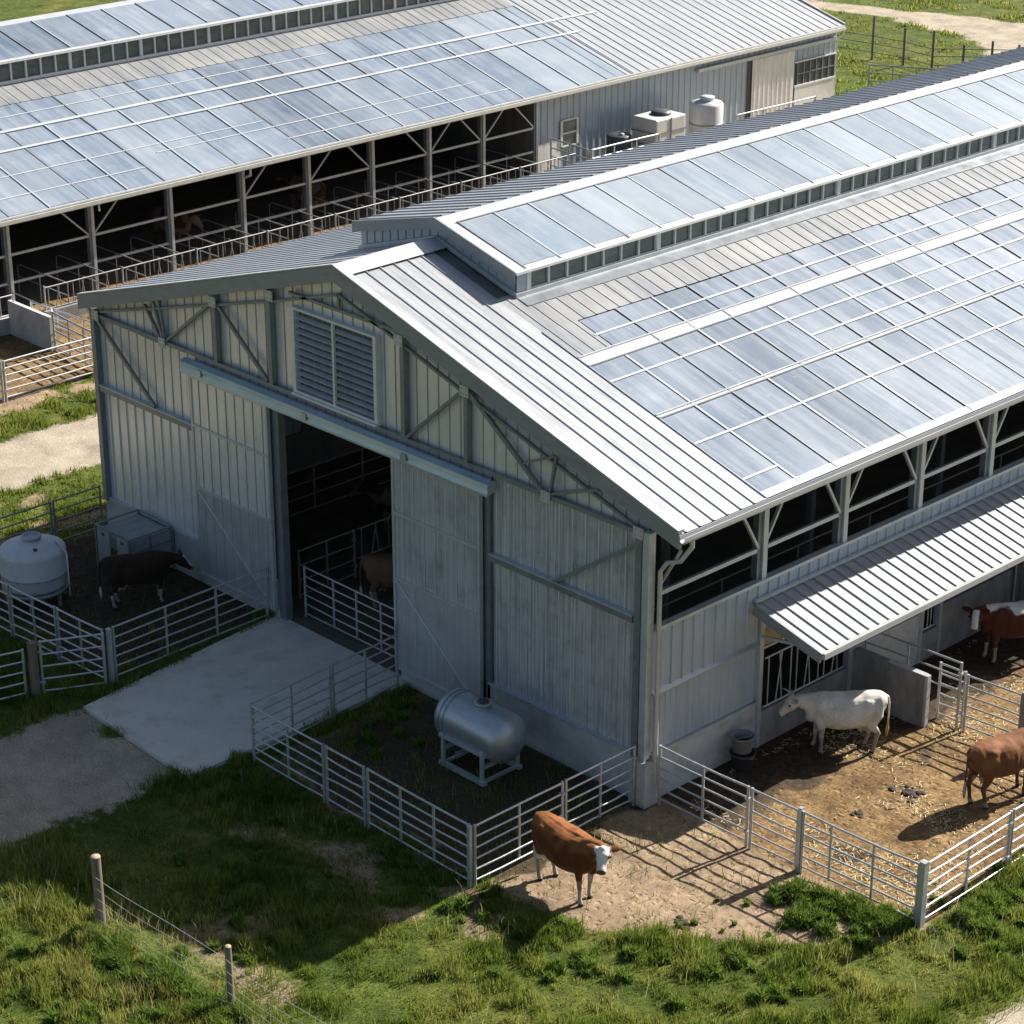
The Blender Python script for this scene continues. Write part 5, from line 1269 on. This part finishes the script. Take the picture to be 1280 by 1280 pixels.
def loft(bm, rings, n=20, power=2.0):
    """rings: (centre, side vector*halfwidth, up vector*halfheight)"""
    rv = []
    for c, sx, up in rings:
        row = []
        for k in range(n):
            a = 2*PI*k/n; ca, sa = math.cos(a), math.sin(a)
            e = 2.0/power
            p = Vector(c)+Vector(sx)*(math.copysign(abs(ca)**e, ca))+Vector(up)*(math.copysign(abs(sa)**e, sa))
            row.append(bm.verts.new(p))
        rv.append(row)
    for i in range(len(rv)-1):
        for k in range(n): bm.faces.new((rv[i][k], rv[i][(k+1) % n], rv[i+1][(k+1) % n], rv[i+1][k]))
    bm.faces.new(rv[0][::-1]); bm.faces.new(rv[-1])
def limb(bm, pts, n=14):
    """pts: (pos, r) or (pos, rx(fore-aft), ry(side))"""
    rings = []
    for i, p in enumerate(pts):
        c = Vector(p[0]); r1 = p[1]; r2 = p[2] if len(p) > 2 else p[1]
        d = (Vector(pts[min(i+1, len(pts)-1)][0])-Vector(pts[max(i-1, 0)][0])).normalized()
        sy = Vector((0, 1, 0)); fx = sy.cross(d)
        if fx.length < .2: fx = Vector((1, 0, 0))
        fx.normalize(); sy = d.cross(fx).normalized()
        rings.append((c, fx*r1, sy*r2))
    loft(bm, rings, n)
def blob(bm, c, r, seg=2):
    ret = bmesh.ops.create_icosphere(bm, subdivisions=seg, radius=1)
    for v in ret['verts']: v.co = Vector((v.co.x*r[0]+c[0], v.co.y*r[1]+c[1], v.co.z*r[2]+c[2]))

def nz(co, f, seed=0.0):
    return np.array([mnoise.noise(Vector((float(a)*f+seed, float(b)*f+seed*1.7, float(c)*f))) for a, b, c in co])
def make_cow(label, loc, heading, coat, head_dir=(.85, 0, -.52), neck_z=0.0, head_at=(1.18, 0, 1.36), horns=False, scale=1.0, voxel=.017, udder=True, legs=None, group='cattle', tail='brown', tag_ear=False, tail_swing=0.0, fat=1.0):
    t = thing('cow', label, 'cow', (loc[0], loc[1], float(ground_height(np.array([loc[0]]), np.array([loc[1]]))[0]) if len(loc) < 3 else loc[2]), group, heading)
    t.scale = (scale,)*3
    bm = bmesh.new()
    Y = Vector((0, 1, 0)); Z = Vector((0, 0, 1))
    tor = [(-.90, 1.20, .10, .07), (-.86, 1.19, .18, .15), (-.76, 1.14, .27, .225), (-.60, 1.08, .345, .275), (-.42, 1.025, .395, .315), (-.20, .985, .415, .345), (.05, .97, .42, .36), (.28, .985, .415, .345), (.45, 1.01, .405, .30), (.60, 1.04, .375, .255), (.72, 1.07, .31, .20), (.82, 1.08, .21, .135), (.87, 1.07, .12, .08)]
    loft(bm, [((x, 0, z), Y*w*fat, Z*h) for x, z, h, w in tor], 28, 2.25)
    # spine, hook bones, pin bones, shoulders, brisket
    limb(bm, [((-.80, 0, 1.34), .07, .06), ((-.45, 0, 1.37), .06, .07), ((0, 0, 1.345), .06, .07), ((.35, 0, 1.37), .065, .07), ((.62, 0, 1.36), .07, .06)])
    for s in (-1, 1):
        blob(bm, (-.46, s*.185*fat, 1.25), (.19, .115, .10)); blob(bm, (-.81, s*.11, 1.20), (.09, .07, .10))
        blob(bm, (.50, s*.19, 1.08), (.22, .10, .27)); blob(bm, (.70, s*.10, .96), (.15, .10, .18))
    blob(bm, (.70, 0, .84), (.17, .10, .14))
    L = {'fl': 0, 'fr': 0, 'hl': 0, 'hr': 0}
    if legs: L.update(legs)
    for s, kf, kh in ((1, 'fl', 'hl'), (-1, 'fr', 'hr')):
        df, dh = L[kf], L[kh]
        limb(bm, [((.54, s*.17, 1.02), .15, .09), ((.56, s*.185, .82), .125, .085), ((.54+df*.3, s*.18, .66), .085, .068), ((.55+df*.6, s*.165, .46), .058, .052), ((.555+df*.65, s*.165, .40), .060, .055), ((.55+df*.75, s*.165, .34), .045, .042), ((.55+df*.95, s*.165, .17), .037, .035), ((.555+df, s*.165, .115), .047, .044), ((.575+df, s*.165, .065), .047, .046), ((.59+df, s*.165, .0), .065, .056)])
        limb(bm, [((-.62, s*.15, 1.12), .20, .11), ((-.60, s*.19, .92), .20, .105), ((-.55+dh*.2, s*.195, .76), .155, .09), ((-.58+dh*.4, s*.185, .64), .10, .07), ((-.66+dh*.65, s*.175, .53), .072, .052), ((-.69+dh*.7, s*.17, .475), .064, .046), ((-.66+dh*.75, s*.17, .38), .048, .040), ((-.62+dh*.9, s*.17, .18), .041, .036), ((-.61+dh, s*.17, .12), .050, .045), ((-.585+dh, s*.17, .065), .048, .047), ((-.565+dh, s*.17, .0), .066, .057)])
    if udder:
        blob(bm, (-.42, 0, .60), (.18, .14, .13))
        for sx in (-.36, -.5):
            for s in (-1, 1): limb(bm, [((sx, s*.06, .54), .022), ((sx, s*.065, .44), .017)], 8)
    # tail
    ts = tail_swing
    limb(bm, [((-.82, 0, 1.34), .045, .05), ((-.92, ts*.05, 1.30), .035, .04), ((-.965, ts*.15, 1.15), .025, .027), ((-.97, ts*.4, .85), .02, .021), ((-.965, ts*.7, .62), .024, .024), ((-.965, ts*.85, .50), .042, .040), ((-.96, ts, .38), .038, .036), ((-.955, ts*1.05, .27), .018, .018)], 10)
    # neck
    H = Vector(head_at); hd = Vector(head_dir).normalized()
    n0 = Vector((.52, 0, 1.10)); nend = H-hd*.02
    mid = n0.lerp(nend, .5)+Vector((0, 0, .03))
    nd = (nend-n0).normalized(); sy = Z.cross(nd).normalized(); up = nd.cross(sy)
    loft(bm, [(n0, sy*.20, up*.30), (n0.lerp(mid, .5), sy*.185, up*.265), (mid, sy*.15, up*.215), (mid.lerp(nend, .55), sy*.125, up*.165), (nend, sy*.10, up*.12), (nend+nd*.06, sy*.06, up*.07)], 20, 2.1)
    # dewlap
    limb(bm, [(mid-up*.17, .06, .03), (n0.lerp(mid, .55)-up*.25, .08, .035), (n0+Vector((.15, 0, -.24)), .06, .03)], 10)
    # head
    hs = Z.cross(hd).normalized() if abs(hd.z) < .98 else Vector((0, 1, 0)); hu = hd.cross(hs); hsw = hs*1.17
    P = lambda t_, s_=0, u_=0: H+hd*t_+hs*s_+hu*u_
    loft(bm, [(P(-.07), hsw*.06, hu*.07), (P(-.03), hsw*.10, hu*.11), (P(.04), hsw*.125, hu*.145), (P(.13, 0, -.008), hsw*.128, hu*.150), (P(.20, 0, -.018), hsw*.100, hu*.132), (P(.28, 0, -.024), hsw*.078, hu*.102), (P(.35, 0, -.024), hsw*.070, hu*.085), (P(.405, 0, -.024), hsw*.084, hu*.082), (P(.445, 0, -.026), hsw*.080, hu*.070), (P(.475, 0, -.028), hsw*.052, hu*.045)], 24, 2.05)
    blob(bm, P(0, 0, .10), (.075, .075, .055))                     # poll
    for s in (-1, 1):
        blob(bm, P(.14, s*.108, .065), (.045, .045, .04))             # brow
        e0 = P(.0, s*.09, .055); ed = (hs*s*.95+hu*.06-hd*.16).normalized()
        eu = hd.cross(ed).normalized()
        ew = eu.cross(ed).normalized()
        loft(bm, [(e0-ed*.02, eu*.022, ew*.03), (e0+ed*.04, eu*.026, ew*.055), (e0+ed*.12, eu*.022, ew*.08), (e0+ed*.20, eu*.018, ew*.062), (e0+ed*.25, eu*.012, ew*.022)], 12)
    me = bpy.data.meshes.new('tmp'); bm.normal_update(); bm.to_mesh(me); bm.free()
    tmp = bpy.data.objects.new('tmp', me); COL.objects.link(tmp)
    rm = tmp.modifiers.new('r', 'REMESH'); rm.mode = 'VOXEL'; rm.voxel_size = voxel; rm.adaptivity = 0
    sm = tmp.modifiers.new('s', 'SMOOTH'); sm.factor = .5; sm.iterations = 5 if voxel < .02 else 2
    dg = bpy.context.evaluated_depsgraph_get()
    ev = tmp.evaluated_get(dg); me2 = bpy.data.meshes.new_from_object(ev)
    bpy.data.objects.remove(tmp); bpy.data.meshes.remove(me)
    me2.name = 'cow_body'
    n = len(me2.vertices); co = np.empty(n*3); me2.vertices.foreach_get('co', co); co = co.reshape(-1, 3)
    nr = np.empty(n*3); me2.vertices.foreach_get('normal', nr); nr = nr.reshape(-1, 3)
    trunk = np.clip((co[:, 2]-.62)*5, 0, 1)*np.clip((.75-co[:, 0])*4, 0, 1)*np.clip((co[:, 0]+.95)*6, 0, 1)
    lump = nz(co, 4.2, 3.0+loc[0])*.016 + nz(co, 9.0, 8.0)*.006
    ribs_ = .0045*np.sin(co[:, 0]*46)*np.clip(1-np.abs(co[:, 0]-.08)/.34, 0, 1)*np.clip(1-np.abs(co[:, 2]-.98)/.3, 0, 1)
    hollow = -.035*np.exp(-(((co[:, 0]+.34)/.10)**2+((co[:, 2]-1.19)/.09)**2)) - .022*np.exp(-(((co[:, 0]-.33)/.05)**2+((co[:, 2]-1.02)/.28)**2)) - .02*np.exp(-(((co[:, 0]+.62)/.10)**2+((co[:, 2]-1.26)/.06)**2))
    co = co + nr*((lump+ribs_+hollow*(np.abs(co[:, 1]) > .1))*trunk)[:, None]
    me2.vertices.foreach_set('co', co.ravel()); me2.update()
    hdv = np.array(hd); Hv = np.array(H)
    rel = co-Hv; ht = rel@hdv; hsv = np.array(hs); huv = np.array(hu)
    hsd = rel@hsv; hup = rel@huv
    cols = coat(co, ht, hsd, hup)
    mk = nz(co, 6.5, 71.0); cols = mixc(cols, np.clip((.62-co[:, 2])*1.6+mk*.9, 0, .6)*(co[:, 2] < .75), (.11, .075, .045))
    # hooves and muzzle are bare and dark
    hoof = co[:, 2] < .058
    cols[hoof] = (.035, .028, .022)
    nose = (ht > .425)&(np.abs(hsd) < .12)&(np.abs(hup) < .14)
    cols[nose] = np.where(np.array([coat.__name__ == 'white']), np.array([.36, .25, .21]), np.array([.12, .075, .062]))
    ca = me2.color_attributes.new('coat', 'FLOAT_COLOR', 'POINT')
    ca.data.foreach_set('color', np.concatenate([cols, np.ones((n, 1))], 1).ravel())
    me2.polygons.foreach_set('use_smooth', np.ones(len(me2.polygons), bool))
    me2.materials.clear(); me2.materials.append(M['coat'])
    body = bpy.data.objects.new('cow_body', me2); link(body, t)
    if voxel < .022:
        for s in (-1, 1):
            mb = MB(); c = P(.145, s*.146, .055); mb.lathe([(.001, -.028), (.018, -.022), (.028, 0), (.018, .022), (.001, .028)], c, 'z', 10); mb.build('eye', M['eye'], t, local=True)
    if horns:
        for s in (-1, 1):
            b0 = P(-.02, s*.075, .10)
            mb = MB(); mb.tube([b0, b0+hs*s*.07+hu*.05, b0+hs*s*.13+hu*.12+hd*.02, b0+hs*s*.14+hu*.20+hd*.06], [.024, .02, .014, .004], 10); mb.build('horn', M['horn'], t, local=True)
    if tag_ear:
        mb = MB(); c = P(-.015, .24, -.0); mb.add([c+hs*.0-hu*.02, c+hs*.045-hu*.02, c+hs*.045-hu*.075, c-hu*.075, c-hd*-.006+hs*.0-hu*.02, c+hd*.006+hs*.045-hu*.02, c+hd*.006+hs*.045-hu*.075, c+hd*.006-hu*.075], [(0,1,2,3),(7,6,5,4),(0,4,5,1),(1,5,6,2),(2,6,7,3),(3,7,4,0)]); mb.build('ear_tag', M['tagplastic'], t, local=True)
    return t

def mixc(c, m, col):
    m = np.clip(m, 0, 1)[:, None]; return c*(1-m)+np.array(col)[None]*m
def hereford(co, ht, hsd, hup):
    k = nz(co, 5, 2.0); c = np.tile(np.array([.115, .033, .009]), (len(co), 1)); c = mixc(c, .55*np.clip((co[:, 2]-1.12)*4+k, 0, 1), (.32, .12, .035))  # lighter orange towards the top paints the sunlit back into the coat
    W_ = (.60, .55, .48)
    face = (ht > -.05)&(np.abs(hsd) < .17)&(hup > -.20)&(ht < .6)&(np.abs(hup) < .2)
    c = mixc(c, face*np.clip((.168+.03*k-np.abs(hsd)-.25*np.clip(-.02-ht, 0, 1))/.02, 0, 1), (.68, .62, .54)); c = mixc(c, ((ht > .34)&(ht < .6)).astype(float)*.45, (.50, .36, .30)); ey = np.sqrt((ht-.145)**2+(np.abs(hsd)-.142)**2+(hup-.055)**2); c = mixc(c, (ey < .055).astype(float), (.16, .06, .025))
    back = (co[:, 0] < -.2)
    lh = .66+.06*k; lf = .40+.08*k
    c = mixc(c, np.clip((np.where(back, lh, lf)-co[:, 2])/.04, 0, 1)*((co[:, 0] < .95)), W_)
    c = mixc(c, np.clip((.62+.05*k-co[:, 2])/.03, 0, 1)*(np.abs(co[:, 1]) < .16), W_)
    c = mixc(c, ((co[:, 0] < -.9)&(co[:, 2] < .52)).astype(float), (.42, .34, .24))
    c = mixc(c, ((co[:, 0] > .72)&(np.abs(co[:, 1]) < .09)&(co[:, 2] < .95+.08*k)&(co[:, 2] > .5)&(ht < -.1)).astype(float), W_)
    return c
def white(co, ht, hsd, hup):
    k = nz(co, 3.5, 6.0); c = np.tile(np.array([.60, .56, .49]), (len(co), 1))
    c = mixc(c, np.clip(k*1.2, 0, .45), (.48, .40, .31)); c = mixc(c, np.clip((co[:, 0]-.62)*1.2, 0, .5), (.56, .47, .36))
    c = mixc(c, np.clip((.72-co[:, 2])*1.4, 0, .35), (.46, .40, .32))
    c = mixc(c, ((co[:, 0] < -.9)&(co[:, 2] < .80)).astype(float)*np.clip((.85-co[:, 2])*4, 0, 1), (.46, .25, .09))
    return c
def russet(co, ht, hsd, hup):
    k = nz(co, 5, 12.0); c = np.tile(np.array([.15, .055, .020]), (len(co), 1)); c = mixc(c, np.clip(.5+k, 0, 1)*.4*(co[:, 2] > 1.0), (.29, .125, .052))
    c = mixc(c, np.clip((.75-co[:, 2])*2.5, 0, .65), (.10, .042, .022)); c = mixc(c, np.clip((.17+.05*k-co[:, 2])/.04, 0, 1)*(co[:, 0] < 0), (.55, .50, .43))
    c = mixc(c, ((co[:, 0] < -.9)&(co[:, 2] < 1.2)).astype(float)*.7, (.07, .035, .02))
    c = mixc(c, ((np.abs(co[:, 1]) < .13)&(co[:, 0] < -.3)&(co[:, 2] < .66)).astype(float)*.8, (.45, .36, .30))
    return c
def pied(co, ht, hsd, hup):
    k = nz(co, 1.9, 21.0)+.35*nz(co, 6, 4.0); c = np.tile(np.array([.075, .021, .012]), (len(co), 1))
    W_ = (.56, .53, .49)
    c = mixc(c, np.clip((co[:, 2]-1.22+.22*k)/.03, 0, 1)*(co[:, 0] < .8), W_); c = mixc(c, np.clip((k-.28)/.03, 0, 1)*(co[:, 0] < .1), W_)
    c = mixc(c, np.clip((.40+.1*k-co[:, 2])/.04, 0, 1), W_); c = mixc(c, np.clip((.62-co[:, 2])/.03, 0, 1)*(np.abs(co[:, 1]) < .14)*(co[:, 0] < .4), W_)
    face = (ht > .0)&(np.abs(hsd) < .075)&(hup > -.12)&(ht < .6)&(np.abs(hup) < .2)
    return mixc(c, face.astype(float), (.62, .60, .57))
def black(co, ht, hsd, hup):
    k = nz(co, 3, 33.0); c = np.tile(np.array([.030, .017, .011]), (len(co), 1)); W_ = (.50, .47, .43)
    c = mixc(c, np.clip((.40+.14*k-co[:, 2])/.03, 0, 1), W_); c = mixc(c, np.clip((.62+.04*k-co[:, 2])/.03, 0, 1)*(np.abs(co[:, 1]) < .12), W_)
    return mixc(c, ((ht > .05)&(np.abs(hsd) < .05)&(hup > 0)&(ht < .45)).astype(float), W_)
def pale(co, ht, hsd, hup):
    k = nz(co, 2.5, 41.0); c = np.tile(np.array([.16, .125, .09]), (len(co), 1)); return mixc(c, np.clip((k-.1)/.05, 0, 1), (.05, .03, .018))
def brownwhite(co, ht, hsd, hup):
    k = nz(co, 2.5, 51.0); c = np.tile(np.array([.17, .10, .06]), (len(co), 1)); return mixc(c, np.clip((.55+.1*k-co[:, 2])/.04, 0, 1), (.55, .50, .44))

R = math.radians
gC = 'cattle'
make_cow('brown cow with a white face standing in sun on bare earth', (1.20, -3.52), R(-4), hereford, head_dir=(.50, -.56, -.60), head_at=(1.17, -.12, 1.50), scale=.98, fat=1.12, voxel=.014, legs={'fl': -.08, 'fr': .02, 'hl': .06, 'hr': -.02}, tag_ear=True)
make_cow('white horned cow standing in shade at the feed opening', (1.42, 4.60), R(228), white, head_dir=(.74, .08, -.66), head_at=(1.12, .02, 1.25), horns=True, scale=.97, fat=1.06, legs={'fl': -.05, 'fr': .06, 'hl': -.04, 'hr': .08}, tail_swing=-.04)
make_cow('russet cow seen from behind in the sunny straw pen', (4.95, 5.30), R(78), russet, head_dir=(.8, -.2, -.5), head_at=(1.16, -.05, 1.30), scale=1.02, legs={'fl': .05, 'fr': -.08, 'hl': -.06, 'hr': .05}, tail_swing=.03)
make_cow('pied brown and white cow in the shaded far bay at right edge', (1.45, 10.75), R(238), pied, head_dir=(.35, .62, -.70), head_at=(1.04, .14, 1.34), scale=1.0, legs={'fl': -.04, 'fr': .05})
make_cow('black cow with white socks facing the barn wall', (-14.85, -1.95), R(64), black, head_dir=(.75, -.25, -.6), head_at=(1.08, -.02, 1.15), scale=.93, legs={'hl': .08, 'hr': -.06})
make_cow('brown cow half hidden behind the right barn door', (-10.35, 2.45), R(42), brownwhite, scale=.97, voxel=.024)
make_cow('pale cow deep in the shadow of the barn doorway', (-13.3, 5.3), R(215), pale, scale=.97, voxel=.026)
make_cow('pale cow standing in the far shed stalls near the second post', (-37.6, 15.9), R(5), pale, scale=1.0, voxel=.035)
make_cow('fawn cow standing in the far shed stalls near the fourth post', (-37.5, 21.9), R(185), pale, scale=1.0, voxel=.035)

# ------------------------------------------------------------------ light, sky, camera
SUN_EL, SUN_AZ = R(36.0), R(82.0)       # azimuth from +x towards +y
sd_ = bpy.data.lights.new('sun', 'SUN'); sd_.energy = 4.6; sd_.angle = R(.5); sd_.color = (1.0, .955, .88)
so = bpy.data.objects.new('sun', sd_); link(so)
dirn = Vector((math.cos(SUN_EL)*math.cos(SUN_AZ), math.cos(SUN_EL)*math.sin(SUN_AZ), math.sin(SUN_EL)))
so.rotation_euler = dirn.to_track_quat('Z', 'Y').to_euler(); so.location = dirn*80
w = bpy.data.worlds.new('World'); SC.world = w; w.use_nodes = True
nt = w.node_tree; bg = nt.nodes['Background']
sky = nt.nodes.new('ShaderNodeTexSky'); sky.sky_type = 'NISHITA'; sky.sun_disc = False
sky.sun_elevation = SUN_EL; sky.sun_rotation = R(90)-SUN_AZ; sky.altitude = 200; sky.air_density = 1.0; sky.dust_density = 2.2
nt.links.new(sky.outputs[0], bg.inputs[0]); bg.inputs[1].default_value = .05

cam = bpy.data.cameras.new('camera'); co_ = bpy.data.objects.new('camera', cam); link(co_)
CAMF, CYAW, CPIT = 2935.776, .8027, -.4105
cam.sensor_width = 36; cam.lens = CAMF/1280*36; cam.clip_start = .5; cam.clip_end = 3000
co_.location = (28.057, -30.916, 24.588)
co_.rotation_euler = (PI/2+CPIT, .0, CYAW)
SC.camera = co_
SC.view_settings.view_transform = 'Standard'; SC.view_settings.look = 'None'; SC.view_settings.exposure = 1.35; SC.view_settings.gamma = 1
SC.render.engine = 'CYCLES'; SC.cycles.max_bounces = 6; SC.cycles.diffuse_bounces = 3; SC.cycles.glossy_bounces = 3
